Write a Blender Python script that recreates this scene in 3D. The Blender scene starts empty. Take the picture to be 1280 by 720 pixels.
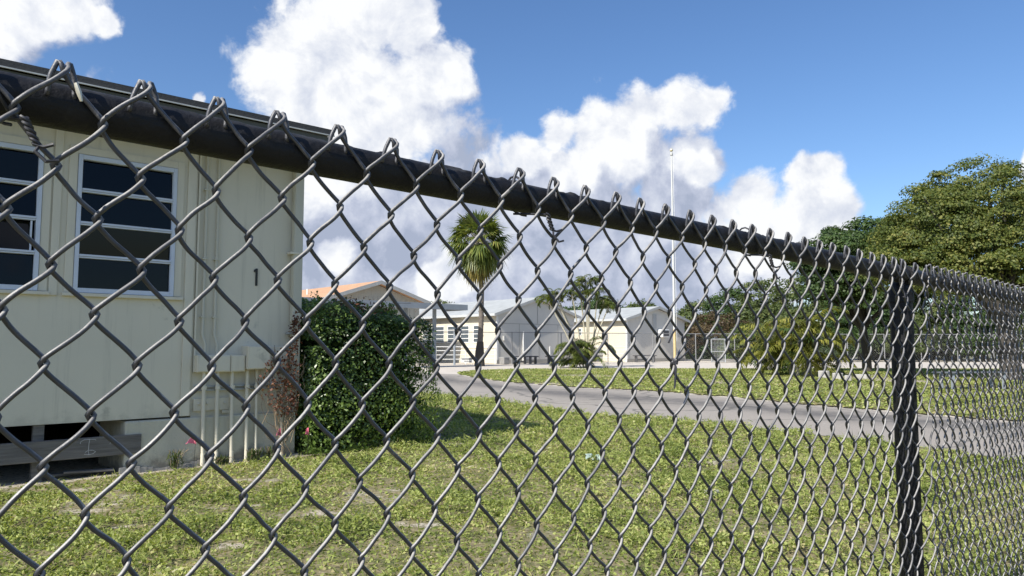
import bpy, math, random
import numpy as np
from mathutils import Vector, Matrix

C = bpy.context.scene.collection
SC = bpy.context.scene
R = math.radians

# ------------------------------------------------------------------ camera
PITCH = R(4.49)
CAM_H = 1.0
FPX = 930.0
cd = bpy.data.cameras.new("camera")
cam = bpy.data.objects.new("camera", cd)
C.objects.link(cam)
cam.location = (0, 0, CAM_H)
cam.rotation_euler = (R(90) + PITCH, 0, 0)
cd.sensor_width = 36
cd.lens = FPX / 1280 * 36
cd.clip_start = 0.02
cd.clip_end = 3000
SC.camera = cam

# ------------------------------------------------------------------ light
SUN_EL = R(41)
SUN_AZ = R(42.2 + 180 + 7.5)      # almost along the fence, a little to the viewer's side of it
TO_SUN = Vector((math.cos(SUN_AZ) * math.cos(SUN_EL), math.sin(SUN_AZ) * math.cos(SUN_EL), math.sin(SUN_EL)))
sd = bpy.data.lights.new("sun", 'SUN')
sd.energy = 4.8
sd.angle = R(0.53)
sd.color = (1.0, 0.955, 0.88)
sun = bpy.data.objects.new("sun", sd)
C.objects.link(sun)
sun.rotation_euler = TO_SUN.to_track_quat('Z', 'Y').to_euler()

SC.view_settings.view_transform = 'Standard'
SC.view_settings.look = 'None'
SC.view_settings.gamma = 1
SC.view_settings.exposure = 0.50
SKY_STRENGTH = 0.104


def pix_dir(px, py):
    """world direction of a viewing ray"""
    x, y = (px - 640) / FPX, (360 - py) / FPX
    c, s = math.cos(PITCH), math.sin(PITCH)
    return Vector((x, c - y * s, s + y * c))


def gnd(px, py, z=0.0):
    d = pix_dir(px, py)
    t = (z - CAM_H) / d.z
    return Vector((d.x * t, d.y * t, z))


def at_depth(px, py, Y):
    d = pix_dir(px, py)
    return Vector((d.x * Y / d.y, Y, CAM_H + d.z * Y / d.y))


# ------------------------------------------------------------------ node helpers
class NT:
    def __init__(self, tree):
        self.t = tree
        self.n = tree.nodes
        self.l = tree.links

    def new(self, typ, **kw):
        nd = self.n.new(typ)
        for k, v in kw.items():
            setattr(nd, k, v)
        return nd

    def link(self, a, b):
        self.l.new(a, b)

    def setin(self, sock, v):
        if isinstance(v, bpy.types.NodeSocket):
            self.link(v, sock)
        elif v is not None:
            sock.default_value = v

    def math(self, op, a, b=None, c=None, clamp=False):
        m = self.new('ShaderNodeMath', operation=op)
        m.use_clamp = clamp
        self.setin(m.inputs[0], a)
        if b is not None: self.setin(m.inputs[1], b)
        if c is not None: self.setin(m.inputs[2], c)
        return m.outputs[0]

    def vmath(self, op, a, b=None, out=0):
        m = self.new('ShaderNodeVectorMath', operation=op)
        self.setin(m.inputs[0], a)
        if b is not None:
            if op == 'SCALE': self.setin(m.inputs[3], b)
            else: self.setin(m.inputs[1], b)
        return m.outputs[out]

    def noise(self, vec, scale, detail=4, rough=0.5, dist=0.0):
        m = self.new('ShaderNodeTexNoise')
        self.setin(m.inputs['Vector'], vec)
        m.inputs['Scale'].default_value = scale
        m.inputs['Detail'].default_value = detail
        m.inputs['Roughness'].default_value = rough
        m.inputs['Distortion'].default_value = dist
        return m

    def ramp(self, fac, stops, interp='LINEAR'):
        m = self.new('ShaderNodeValToRGB')
        m.color_ramp.interpolation = interp
        e = m.color_ramp.elements
        while len(e) < len(stops): e.new(0.5)
        for i, (p, c) in enumerate(stops):
            e[i].position = p
            e[i].color = (*c, 1) if len(c) == 3 else c
        self.setin(m.inputs[0], fac)
        return m.outputs[0]

    def mix(self, fac, a, b, mode='MIX'):
        m = self.new('ShaderNodeMix', data_type='RGBA', blend_type=mode)
        self.setin(m.inputs[0], fac)
        for i, v in ((6, a), (7, b)):
            if isinstance(v, (tuple, list)) and len(v) == 3: v = (*v, 1)
            self.setin(m.inputs[i], v)
        return m.outputs[2]

    def smooth(self, v, lo, hi):
        m = self.new('ShaderNodeMapRange', interpolation_type='SMOOTHSTEP')
        self.setin(m.inputs[0], v)
        m.inputs[1].default_value = lo
        m.inputs[2].default_value = hi
        m.inputs[3].default_value = 0
        m.inputs[4].default_value = 1
        return m.outputs[0]


# ------------------------------------------------------------------ sky
w = bpy.data.worlds.new("World")
SC.world = w
w.use_nodes = True
T = NT(w.node_tree)
T.n.clear()
out = T.new('ShaderNodeOutputWorld')
bg = T.new('ShaderNodeBackground')
T.link(bg.outputs[0], out.inputs[0])
sky = T.new('ShaderNodeTexSky', sky_type='NISHITA')
sky.sun_disc = False
sky.sun_elevation = SUN_EL
sky.sun_rotation = math.atan2(TO_SUN.x, TO_SUN.y)
sky.air_density = 1.0
sky.dust_density = 0.6
sky.ozone_density = 2.2
geo = T.new('ShaderNodeTexCoord')
dirv = T.vmath('NORMALIZE', geo.outputs['Generated'])
wn = T.noise(dirv, 7.0, 6, 0.55)
wv = T.vmath('SCALE', T.vmath('SUBTRACT', wn.outputs['Color'], (0.5, 0.5, 0.5)), 0.10)
wd = T.vmath('ADD', dirv, wv)
fb = T.noise(dirv, 13.0, 9, 0.60, 0.25).outputs['Fac']
fb2 = T.noise(dirv, 5.0, 5, 0.55).outputs['Fac']


def blob_field(blobs, wd=wd):
    acc = None
    for (px, py, r) in blobs:
        c = pix_dir(px, py).normalized()
        d = T.vmath('DISTANCE', wd, tuple(c), out=1)
        m = T.math('MULTIPLY_ADD', d, -FPX / r, 1.0)
        acc = m if acc is None else T.math('SMOOTH_MAX', acc, m, 0.25)
    return acc


bright = [(372, 58, 70), (432, 20, 66), (505, 10, 46), (450, 95, 88), (520, 100, 66), (563, 92, 42),
          (395, 140, 80), (490, 165, 80), (425, 205, 80), (345, 100, 40),
          (690, 158, 40), (645, 198, 40), (745, 165, 58), (805, 150, 52), (850, 140, 46),
          (880, 138, 30), (790, 200, 58), (725, 215, 52), (872, 205, 40),
          (940, 245, 44), (905, 262, 44), (1032, 207, 30), (1005, 218, 24), (1045, 262, 44), (1000, 285, 56),
          (950, 310, 60), (15, 5, 50), (75, 2, 40), (122, 8, 24), (-40, 20, 70), (-5, 48, 26), (185, 108, 9), (255, 122, 12),
          (1290, 205, 18), (560, 345, 26), (430, 310, 30), (980, 350, 40)]
grey = [(440, 250, 90), (540, 255, 100), (430, 350, 100), (540, 345, 110), (640, 280, 95), (640, 360, 110),
        (740, 300, 100), (750, 380, 100), (840, 320, 80), (860, 390, 90), (700, 235, 60), (850, 245, 50),
        (930, 350, 55), (300, 330, 140), (150, 300, 160)]
fbr = blob_field(bright)
fgr = blob_field(grey)
fsh = blob_field(bright[:32], T.vmath('ADD', wd, (-0.020, 0.0, 0.050)))
# a few scattered clouds for the rest of the sky (behind and beside the viewer)
sep = T.new('ShaderNodeSeparateXYZ')
T.link(dirv, sep.inputs[0])
back = T.smooth(sep.outputs[1], 0.45, 0.15)
gen = T.math('MULTIPLY', T.math('SUBTRACT', fb2, 0.56), 4.0)
genm = T.math('SUBTRACT', T.math('MULTIPLY', gen, back), T.math('SUBTRACT', 1.0, back))
wob = T.math('MULTIPLY', T.math('SUBTRACT', fb, 0.52), 1.7)
allf = T.math('MAXIMUM', T.math('MAXIMUM', fbr, T.math('ADD', fgr, 0.12)), genm)
dens = T.math('ADD', allf, wob)
alpha = T.smooth(dens, -0.04, 0.36)
# lit tops against grey undersides: compare cloud density here with density a little towards the sun
off = T.vmath('ADD', dirv, (-0.020, 0.0, 0.026))
fbo = T.noise(off, 13.0, 9, 0.60, 0.25).outputs['Fac']
relief = T.math('SUBTRACT', fb, fbo)
brf = T.smooth(T.math('ADD', T.math('ADD', fbr, T.math('MULTIPLY', T.math('SUBTRACT', fbr, fsh), 1.1)), T.math('MULTIPLY', wob, 0.5)), -0.30, 0.50)
lit = T.math('ADD', T.math('MULTIPLY', relief, 1.7), T.math('ADD', T.math('MULTIPLY', brf, 0.60), T.math('MULTIPLY', fb2, 0.50)), clamp=True)
ccol = T.ramp(lit, [(0.08, (0.29, 0.33, 0.43)), (0.30, (0.385, 0.42, 0.52)), (0.58, (0.52, 0.55, 0.62)), (0.92, (0.70, 0.71, 0.725))])
hs = T.new('ShaderNodeHueSaturation')
hs.inputs['Saturation'].default_value = 1.12
T.link(sky.outputs[0], hs.inputs['Color'])
skyc = T.vmath('MULTIPLY', T.vmath('SCALE', hs.outputs[0], SKY_STRENGTH), (0.88, 0.945, 1.07))
mixc = T.mix(alpha, skyc, ccol)
T.link(mixc, bg.inputs['Color'])
bg.inputs['Strength'].default_value = 1.0
# low-resolution importance map is enough
w.cycles.sampling_method = 'MANUAL'
w.cycles.sample_map_resolution = 512


# ------------------------------------------------------------------ materials
def mat(name):
    m = bpy.data.materials.new(name)
    m.use_nodes = True
    t = NT(m.node_tree)
    p = t.n['Principled BSDF']
    return m, t, p


def simple(name, col, rough=0.6, var=0.12, scale=6.0, metal=0.0, bump=0.0, bscale=60.0, spec=0.5, stretch=None, dirt=None):
    """painted / plain surface with real-world unevenness in colour and gloss"""
    m, t, p = mat(name)
    tc = t.new('ShaderNodeTexCoord').outputs['Object']
    if stretch:
        tc = t.vmath('MULTIPLY', tc, stretch)
    n = t.noise(tc, scale, 6, 0.6).outputs['Fac']
    lo = tuple(c * (1 - var) for c in col)
    hi = tuple(min(1, c * (1 + var)) for c in col)
    c = t.ramp(n, [(0.3, lo), (0.7, hi)])
    if dirt:
        dcol, thr, dsc = dirt
        dn = t.noise(tc, dsc, 8, 0.65).outputs['Fac']
        c = t.mix(t.smooth(dn, thr, thr + 0.1), c, dcol)
    t.link(c, p.inputs['Base Color'])
    p.inputs['Metallic'].default_value = metal
    p.inputs['Specular IOR Level'].default_value = spec
    r = t.math('MULTIPLY_ADD', n, 0.25, rough - 0.125)
    t.link(r, p.inputs['Roughness'])
    if bump:
        b = t.new('ShaderNodeBump')
        b.inputs['Strength'].default_value = bump
        b.inputs['Distance'].default_value = 0.01
        t.link(t.noise(tc, bscale, 5, 0.6).outputs['Fac'], b.inputs['Height'])
        t.link(b.outputs[0], p.inputs['Normal'])
    return m


def foliage(name, stops, trans=0.35, rough=0.55, spec=0.35):
    """every leaf is a mesh island with its own tint; light passes through"""
    m, t, p = mat(name)
    g = t.new('ShaderNodeNewGeometry')
    tc = t.new('ShaderNodeTexCoord').outputs['Object']
    n = t.noise(tc, 1.1, 3, 0.5).outputs['Fac']
    f = t.math('ADD', t.math('MULTIPLY', g.outputs['Random Per Island'], 0.65), t.math('MULTIPLY_ADD', n, 1.0, -0.32))
    c = t.ramp(f, stops)
    t.link(c, p.inputs['Base Color'])
    p.inputs['Roughness'].default_value = rough
    p.inputs['Specular IOR Level'].default_value = spec
    tr = t.new('ShaderNodeBsdfTranslucent')
    c2 = t.mix(1.0, c, (1.5, 1.5, 0.7), 'MULTIPLY')
    t.link(c2, tr.inputs[0])
    mx = t.new('ShaderNodeMixShader')
    mx.inputs[0].default_value = trans
    t.link(p.outputs[0], mx.inputs[1])
    t.link(tr.outputs[0], mx.inputs[2])
    t.link(mx.outputs[0], t.n['Material Output'].inputs[0])
    return m


M = {}
M['wire'] = simple('vinyl_wire', (0.030, 0.031, 0.038), 0.50, 0.35, 45, bump=0.10, bscale=180, spec=0.9, dirt=((0.16, 0.15, 0.14), 0.60, 30))
M['rail'] = simple('rail_vinyl', (0.010, 0.010, 0.0115), 0.55, 0.3, 20, bump=0.3, bscale=90, spec=0.3, dirt=((0.022, 0.021, 0.019), 0.62, 14))
def lighten_tops(m, col, lo, hi, amt):
    """patchy paler colour on the upward faces"""
    t = NT(m.node_tree)
    p = t.n['Principled BSDF']
    src = p.inputs['Base Color'].links[0].from_socket
    g = t.new('ShaderNodeNewGeometry')
    sp = t.new('ShaderNodeSeparateXYZ')
    t.link(g.outputs['Normal'], sp.inputs[0])
    tc = t.new('ShaderNodeTexCoord').outputs['Object']
    n = t.noise(tc, 70, 5, 0.65).outputs['Fac']
    f = t.math('MULTIPLY', t.smooth(t.math('ADD', sp.outputs[2], t.math('MULTIPLY', t.math('SUBTRACT', n, .5), .8)), lo, hi), amt)
    blotch = t.noise(tc, 9, 4, 0.6).outputs['Fac']
    f = t.math('MULTIPLY', f, t.math('MULTIPLY_ADD', t.smooth(blotch, 0.36, 0.60), 0.65, 0.35))
    t.link(t.mix(f, src, col), p.inputs['Base Color'])


lighten_tops(M['wire'], (0.43, 0.41, 0.375), 0.26, 0.70, 0.80)  # pale tops painted into the colour for the sunlit highlights on the wires
lighten_tops(M['rail'], (0.045, 0.044, 0.042), 0.55, 0.95, 0.8)
M['tie'] = simple('tie_wire_coat', (0.03, 0.03, 0.035), 0.45, 0.3, 60)
M['tie_core'] = simple('bare_wire_end', (0.62, 0.58, 0.46), 0.4, 0.2, 80, metal=0.4)
M['siding'] = simple('cream_siding', (0.67, 0.615, 0.49), 0.7, 0.035, 1.6, bump=0.12, bscale=120, dirt=((0.48, 0.445, 0.355), 0.62, 3.5))
M['siding_edge'] = simple('cream_trim', (0.67, 0.615, 0.49), 0.65, 0.06, 4, bump=0.15, bscale=90, stretch=(3, 3, 0.4), dirt=((0.33, 0.27, 0.18), 0.68, 6))
M['rust_trim'] = simple('cream_pipe_rust', (0.54, 0.51, 0.41), 0.6, 0.06, 5, stretch=(1, 1, 0.35), dirt=((0.26, 0.13, 0.06), 0.63, 9))
M['concrete_cream'] = simple('painted_concrete', (0.56, 0.52, 0.41), 0.85, 0.10, 3, bump=0.5, bscale=50, dirt=((0.12, 0.105, 0.085), 0.655, 40))
M['concrete'] = simple('raw_concrete', (0.30, 0.29, 0.27), 0.9, 0.18, 8, bump=0.5, bscale=60)
M['frame'] = simple('window_aluminium', (0.60, 0.64, 0.72), 0.45, 0.06, 8, dirt=((0.42, 0.43, 0.45), 0.66, 12))
M['roofdark'] = simple('roof_edge', (0.045, 0.046, 0.048), 0.8, 0.2, 20, bump=0.3)
M['fascia'] = simple('fascia', (0.085, 0.088, 0.08), 0.7, 0.25, 6, stretch=(0.4, 1, 3), dirt=((0.22, 0.23, 0.19), 0.64, 4))
M['dripline'] = simple('drip_edge', (0.50, 0.51, 0.50), 0.5, 0.1, 10)
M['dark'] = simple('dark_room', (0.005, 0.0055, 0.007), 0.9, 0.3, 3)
M['number'] = simple('black_number', (0.015, 0.015, 0.015), 0.5, 0.2, 20)
M['wood'] = simple('weathered_wood', (0.165, 0.15, 0.135), 0.9, 0.4, 9, bump=0.6, bscale=40, stretch=(0.35, 3, 5))
M['chalk'] = simple('chalk', (0.50, 0.49, 0.47), 0.9, 0.2, 60)
M['pink'] = simple('flag_pink', (0.85, 0.20, 0.28), 0.55, 0.1, 20)
M['steel'] = simple('galvanised', (0.42, 0.43, 0.43), 0.5, 0.15, 10, metal=0.5)
M['farfence'] = simple('far_fence_metal', (0.22, 0.22, 0.22), 0.6, 0.15, 3)
M['whitepaint'] = simple('white_paint', (0.78, 0.77, 0.73), 0.6, 0.06, 3)
M['farwall'] = simple('far_cream_wall', (0.62, 0.565, 0.44), 0.75, 0.05, 0.7, dirt=((0.58, 0.53, 0.42), 0.64, 1.5))
M['fargable'] = simple('plywood_gable', (0.60, 0.57, 0.51), 0.8, 0.06, 0.9, dirt=((0.45, 0.41, 0.35), 0.62, 1.4))
M['farseam'] = simple('panel_seam', (0.34, 0.32, 0.28), 0.8)
M['farroof'] = simple('grey_shingle', (0.36, 0.375, 0.37), 0.85, 0.12, 1.5, bump=0.4, bscale=25, dirt=((0.33, 0.34, 0.33), 0.58, 2.5))
M['greygable'] = simple('grey_board', (0.40, 0.395, 0.345), 0.8, 0.08, 2, stretch=(6, 6, 0.4))
M['orangeroof'] = simple('tan_shingle', (0.50, 0.29, 0.165), 0.85, 0.16, 2.5, bump=0.4, bscale=25)
M['greytrim'] = simple('grey_trim', (0.42, 0.42, 0.40), 0.6, 0.1, 2)
M['canopy'] = simple('canopy_metal', (0.26, 0.29, 0.32), 0.55, 0.08, 2)
M['farglass'] = simple('louvre_glass', (0.085, 0.105, 0.12), 0.25, 0.2, 4)
M['acgrill'] = simple('dark_grille', (0.07, 0.07, 0.075), 0.6, 0.2, 10)
M['bark'] = simple('grey_bark', (0.055, 0.048, 0.04), 0.9, 0.35, 4, bump=0.8, bscale=14, stretch=(1, 1, 0.4))
M['palmbark'] = simple('palm_bark', (0.14, 0.12, 0.10), 0.9, 0.3, 5, bump=0.9, bscale=9, stretch=(0.5, 0.5, 3))
M['stem'] = simple('cane_stem', (0.42, 0.38, 0.28), 0.7, 0.25, 4, stretch=(1, 1, 4))
M['twig'] = simple('dry_twig', (0.30, 0.22, 0.14), 0.9, 0.3, 20)
M['pole'] = simple('flagpole_paint', (0.56, 0.56, 0.54), 0.4, 0.06, 2)
M['pole_base'] = simple('flagpole_yellowed', (0.62, 0.47, 0.24), 0.5, 0.15, 3)
M['gold'] = simple('gold_ball', (0.75, 0.66, 0.42), 0.3, 0.1, 10, metal=0.4)
M['litter'] = simple('litter_paper', (0.30, 0.38, 0.34), 0.6, 0.15, 30)
M['mulch'] = simple('white_block', (0.40, 0.385, 0.35), 0.9, 0.15, 4, bump=0.5)
M['bench'] = simple('bench_slats', (0.13, 0.14, 0.15), 0.6, 0.15, 5)

M['leaf_lawn'] = foliage('lawn_leaf', [(0.0, (0.045, 0.07, 0.018)), (0.22, (0.14, 0.185, 0.045)), (0.50, (0.285, 0.335, 0.088)), (0.74, (0.42, 0.455, 0.155)), (0.88, (0.46, 0.39, 0.21)), (1.0, (0.66, 0.62, 0.46))], 0.34)
M['leaf_hedge'] = foliage('hedge_leaf', [(0.0, (0.028, 0.048, 0.013)), (0.35, (0.075, 0.125, 0.028)), (0.7, (0.18, 0.27, 0.06)), (1.0, (0.36, 0.44, 0.13))], 0.34, 0.35, 0.6)
M['leaf_dry'] = foliage('dry_leaf', [(0.0, (0.06, 0.022, 0.014)), (0.5, (0.15, 0.06, 0.035)), (1.0, (0.28, 0.15, 0.09))], 0.25)
M['leaf_fig'] = foliage('fig_leaf', [(0.0, (0.026, 0.042, 0.011)), (0.30, (0.070, 0.100, 0.022)), (0.62, (0.135, 0.160, 0.036)), (1.0, (0.27, 0.25, 0.065))], 0.32)
M['leaf_dark'] = foliage('dark_leaf', [(0.0, (0.017, 0.034, 0.011)), (0.5, (0.048, 0.088, 0.024)), (1.0, (0.11, 0.16, 0.045))], 0.30)
M['leaf_mid'] = foliage('mid_leaf', [(0.0, (0.030, 0.048, 0.016)), (0.5, (0.082, 0.115, 0.034)), (1.0, (0.18, 0.20, 0.065))], 0.30)
M['leaf_brown'] = foliage('brown_leaf', [(0.0, (0.035, 0.024, 0.014)), (0.5, (0.085, 0.055, 0.028)), (1.0, (0.13, 0.11, 0.05))], 0.25)
M['leaf_palm'] = foliage('palm_leaf', [(0.0, (0.034, 0.055, 0.015)), (0.4, (0.085, 0.120, 0.028)), (0.75, (0.17, 0.20, 0.045)), (1.0, (0.32, 0.29, 0.09))], 0.3, 0.45, 0.5)
M['leaf_palmold'] = foliage('palm_leaf_old', [(0.0, (0.06, 0.055, 0.018)), (0.5, (0.17, 0.155, 0.035)), (1.0, (0.33, 0.24, 0.07))], 0.3, 0.5)
M['leaf_yellow'] = foliage('yellow_palm_leaf', [(0.0, (0.05, 0.065, 0.015)), (0.5, (0.17, 0.19, 0.035)), (1.0, (0.42, 0.38, 0.10))], 0.35)


def glass_mat():
    m, t, p = mat('window_glass')
    tr = t.new('ShaderNodeBsdfTransparent')
    tr.inputs[0].default_value = (0.36, 0.38, 0.40, 1)
    gl = t.new('ShaderNodeBsdfGlossy')
    gl.inputs['Roughness'].default_value = 0.04
    gl.inputs['Color'].default_value = (0.9, 0.93, 0.95, 1)
    fr = t.new('ShaderNodeFresnel')
    fr.inputs[0].default_value = 1.33
    tc = t.new('ShaderNodeTexCoord').outputs['Object']
    b = t.new('ShaderNodeBump')
    b.inputs['Strength'].default_value = 0.05
    t.link(t.noise(tc, 3, 2).outputs['Fac'], b.inputs['Height'])
    t.link(b.outputs[0], gl.inputs['Normal'])
    mx = t.new('ShaderNodeMixShader')
    t.link(fr.outputs[0], mx.inputs[0])
    t.link(tr.outputs[0], mx.inputs[1])
    t.link(gl.outputs[0], mx.inputs[2])
    t.link(mx.outputs[0], t.n['Material Output'].inputs[0])
    return m


def add_grime(m, col, zlo, zhi, amt, streak=0.0):
    """splashed soil near the ground and faint rain streaks"""
    t = NT(m.node_tree)
    p = t.n['Principled BSDF']
    src = p.inputs['Base Color'].links[0].from_socket
    tc = t.new('ShaderNodeTexCoord').outputs['Object']
    sp = t.new('ShaderNodeSeparateXYZ')
    t.link(tc, sp.inputs[0])
    n = t.noise(tc, 9, 7, 0.68).outputs['Fac']
    z = t.math('ADD', sp.outputs[2], t.math('MULTIPLY', t.math('SUBTRACT', n, 0.5), (zhi - zlo) * 3.2))
    f = t.math('MULTIPLY', t.smooth(z, zhi, zlo), amt)
    c = t.mix(f, src, col)
    if streak:
        sn = t.noise(t.vmath('MULTIPLY', tc, (14, 14, 0.7)), 1.0, 6, 0.7).outputs['Fac']
        c = t.mix(t.math('MULTIPLY', t.smooth(sn, 0.52, 0.74), streak), c, tuple(x * 0.62 for x in (0.50, 0.46, 0.36)))
    t.link(c, p.inputs['Base Color'])


add_grime(M['concrete_cream'], (0.20, 0.185, 0.155), 0.02, 0.14, 0.85, 0.35)
add_grime(M['siding'], (0.34, 0.31, 0.24), 0.38, 0.52, 0.35, 0.30)

M['glass'] = glass_mat()


# ------------------------------------------------------------------ mesh helpers
def mesh_np(name, V, F, m=None, parent=None, smooth=False):
    """V (N,3) array, F (K,4) or (K,3) array of vertex ids"""
    V = np.asarray(V, dtype=np.float32)
    F = np.asarray(F, dtype=np.int32)
    me = bpy.data.meshes.new(name)
    me.vertices.add(len(V))
    me.vertices.foreach_set('co', V.ravel())
    k = F.shape[1]
    me.loops.add(F.size)
    me.loops.foreach_set('vertex_index', F.ravel())
    me.polygons.add(len(F))
    me.polygons.foreach_set('loop_start', np.arange(0, F.size, k, dtype=np.int32))
    me.polygons.foreach_set('loop_total', np.full(len(F), k, dtype=np.int32))
    if smooth:
        me.polygons.foreach_set('use_smooth', np.ones(len(F), dtype=bool))
    me.update(calc_edges=True)
    if m: me.materials.append(m)
    o = bpy.data.objects.new(name, me)
    C.objects.link(o)
    if parent: o.parent = parent
    return o


class MB:
    def __init__(self):
        self.v = []
        self.f = []

    def add(self, vs, fs):
        b = len(self.v)
        self.v += [tuple(p) for p in vs]
        self.f += [tuple(b + i for i in f) for f in fs]

    def box(self, x0, x1, y0, y1, z0, z1):
        vs = [(x0, y0, z0), (x1, y0, z0), (x1, y1, z0), (x0, y1, z0), (x0, y0, z1), (x1, y0, z1), (x1, y1, z1), (x0, y1, z1)]
        self.add(vs, [(0, 3, 2, 1), (4, 5, 6, 7), (0, 1, 5, 4), (1, 2, 6, 5), (2, 3, 7, 6), (3, 0, 4, 7)])
        return self

    def prism(self, pts, d0, d1, axis='y'):
        """polygon given in (x,z) (axis y) or (y,z) (axis x) or (x,y) (axis z), extruded"""
        n = len(pts)
        def mk(p, d):
            return {'y': (p[0], d, p[1]), 'x': (d, p[0], p[1]), 'z': (p[0], p[1], d)}[axis]
        vs = [mk(p, d0) for p in pts] + [mk(p, d1) for p in pts]
        fs = [tuple(range(n)), tuple(reversed(range(n, 2 * n)))]
        fs += [(i, n + i, n + (i + 1) % n, (i + 1) % n) for i in range(n)]
        self.add(vs, fs)
        return self

    def tube(self, pts, rad, n=8, cap=True):
        pts = [Vector(p) for p in pts]
        if not hasattr(rad, '__len__'): rad = [rad] * len(pts)
        t0 = (pts[1] - pts[0]).normalized()
        ref = Vector((0, 0, 1)) if abs(t0.z) < 0.9 else Vector((1, 0, 0))
        nn = t0.cross(ref).normalized()
        rings = []
        for i, p in enumerate(pts):
            a = pts[max(i - 1, 0)]
            b = pts[min(i + 1, len(pts) - 1)]
            t = (b - a).normalized()
            nn = (nn - t * nn.dot(t)).normalized()
            bb = t.cross(nn)
            rings.append([p + (nn * math.cos(2 * math.pi * j / n) + bb * math.sin(2 * math.pi * j / n)) * rad[i] for j in range(n)])
        vs = [q for r_ in rings for q in r_]
        fs = []
        for i in range(len(pts) - 1):
            for j in range(n):
                fs.append((i * n + j, i * n + (j + 1) % n, (i + 1) * n + (j + 1) % n, (i + 1) * n + j))
        if cap:
            fs.append(tuple(reversed(range(n))))
            fs.append(tuple((len(pts) - 1) * n + j for j in range(n)))
        self.add(vs, fs)
        return self

    def build(self, name, m, parent=None, bevel=0.0, smooth=False):
        me = bpy.data.meshes.new(name)
        me.from_pydata([tuple(v) for v in self.v], [], self.f)
        me.update()
        if m: me.materials.append(m)
        o = bpy.data.objects.new(name, me)
        C.objects.link(o)
        if parent: o.parent = parent
        if smooth:
            for p in me.polygons: p.use_smooth = True
            try:
                me.set_sharp_from_angle(angle=R(40))
            except Exception:
                pass
        if bevel:
            b = o.modifiers.new('bevel', 'BEVEL')
            b.width = bevel
            b.segments = 2
            b.limit_method = 'ANGLE'
        return o


def tag(o, label=None, cat=None, group=None, kind=None):
    if label: o['label'] = label
    if cat: o['category'] = cat
    if group: o['group'] = group
    if kind: o['kind'] = kind
    return o


def empty(name, loc, rz=0, label=None, cat=None, group=None):
    o = bpy.data.objects.new(name, None)
    C.objects.link(o)
    o.location = loc
    o.rotation_euler = (0, 0, rz)
    o.empty_display_size = 0.2
    return tag(o, label, cat, group)


def copy_tree(o, parent=None):
    c = o.copy()
    C.objects.link(c)
    if parent: c.parent = parent
    for ch in list(o.children): copy_tree(ch, c)
    return c


# ------------------------------------------------------------------ numeric noise
def vnoise(x, y, seed=0):
    xi = np.floor(x).astype(np.int64); yi = np.floor(y).astype(np.int64)
    fx = x - xi; fy = y - yi
    fx = fx * fx * (3 - 2 * fx); fy = fy * fy * (3 - 2 * fy)
    def h(a, b):
        n = (a * 374761393 + b * 668265263 + seed * 1442695041) & 0xffffffff
        n = ((n ^ (n >> 13)) * 1274126177) & 0xffffffff
        return ((n ^ (n >> 16)) & 0xffff) / 65535.0
    a = h(xi, yi); b = h(xi + 1, yi); c = h(xi, yi + 1); d = h(xi + 1, yi + 1)
    return (a * (1 - fx) + b * fx) * (1 - fy) + (c * (1 - fx) + d * fx) * fy


def fbm(x, y, seed=0, o=4):
    s = 0; a = 0.5; t = 0
    for i in range(o):
        s = s + a * vnoise(x * 2 ** i, y * 2 ** i, seed + i * 17); t += a; a *= 0.5
    return s / t


def sstep(v, lo, hi):
    t = np.clip((v - lo) / (hi - lo), 0, 1)
    return t * t * (3 - 2 * t)


def in_poly(x, y, poly):
    c = np.zeros(x.shape, bool)
    n = len(poly)
    for i in range(n):
        x0, y0 = poly[i][:2]; x1, y1 = poly[(i + 1) % n][:2]
        cond = ((y0 > y) != (y1 > y))
        with np.errstate(divide='ignore', invalid='ignore'):
            xx = (x1 - x0) * (y - y0) / (y1 - y0 if y1 != y0 else 1e-9) + x0
        c ^= cond & (x < xx)
    return c


# ------------------------------------------------------------------ shared directions: fence and classrooms lie on one grid
ANG = R(42.2)
UX = Vector((math.cos(ANG), math.sin(ANG), 0))
VX = Vector((-math.sin(ANG), math.cos(ANG), 0))
BO = Vector((-1.992, 6.96, 0))         # near right corner of the cream classroom


def to_local(x, y, o=BO):
    return (x - o.x) * UX.x + (y - o.y) * UX.y, (x - o.x) * VX.x + (y - o.y) * VX.y


# ------------------------------------------------------------------ terrain
def ground_material():
    m, t, p = mat('sandy_ground')
    tc = t.new('ShaderNodeTexCoord').outputs['Object']
    at = t.new('ShaderNodeAttribute', attribute_name='bare')
    at.attribute_type = 'GEOMETRY'
    n1 = t.noise(tc, 1.3, 6, 0.6).outputs['Fac']
    n2 = t.noise(tc, 35, 6, 0.7).outputs['Fac']
    n3 = t.noise(tc, 8, 6, 0.65).outputs['Fac']
    thatch = t.ramp(n2, [(0.3, (0.12, 0.105, 0.05)), (0.5, (0.25, 0.21, 0.115)), (0.72, (0.42, 0.355, 0.235))])
    green = t.ramp(n2, [(0.3, (0.055, 0.065, 0.025)), (0.7, (0.20, 0.20, 0.085))])
    base = t.mix(t.smooth(n3, 0.40, 0.62), thatch, green)
    sand = t.ramp(n2, [(0.3, (0.34, 0.29, 0.22)), (0.7, (0.56, 0.50, 0.40))])
    f = t.smooth(t.math('ADD', at.outputs['Fac'], t.math('MULTIPLY', t.math('SUBTRACT', n3, 0.5), 0.9)), 0.42, 0.66)
    f = t.math('MULTIPLY', f, t.smooth(n2, 0.33, 0.52))
    col = t.mix(f, base, sand)
    t.link(col, p.inputs['Base Color'])
    p.inputs['Roughness'].default_value = 0.95
    p.inputs['Specular IOR Level'].default_value = 0.2
    b = t.new('ShaderNodeBump')
    b.inputs['Strength'].default_value = 0.7
    b.inputs['Distance'].default_value = 0.02
    t.link(n2, b.inputs['Height'])
    t.link(b.outputs[0], p.inputs['Normal'])
    return m


M['ground'] = ground_material()


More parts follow.
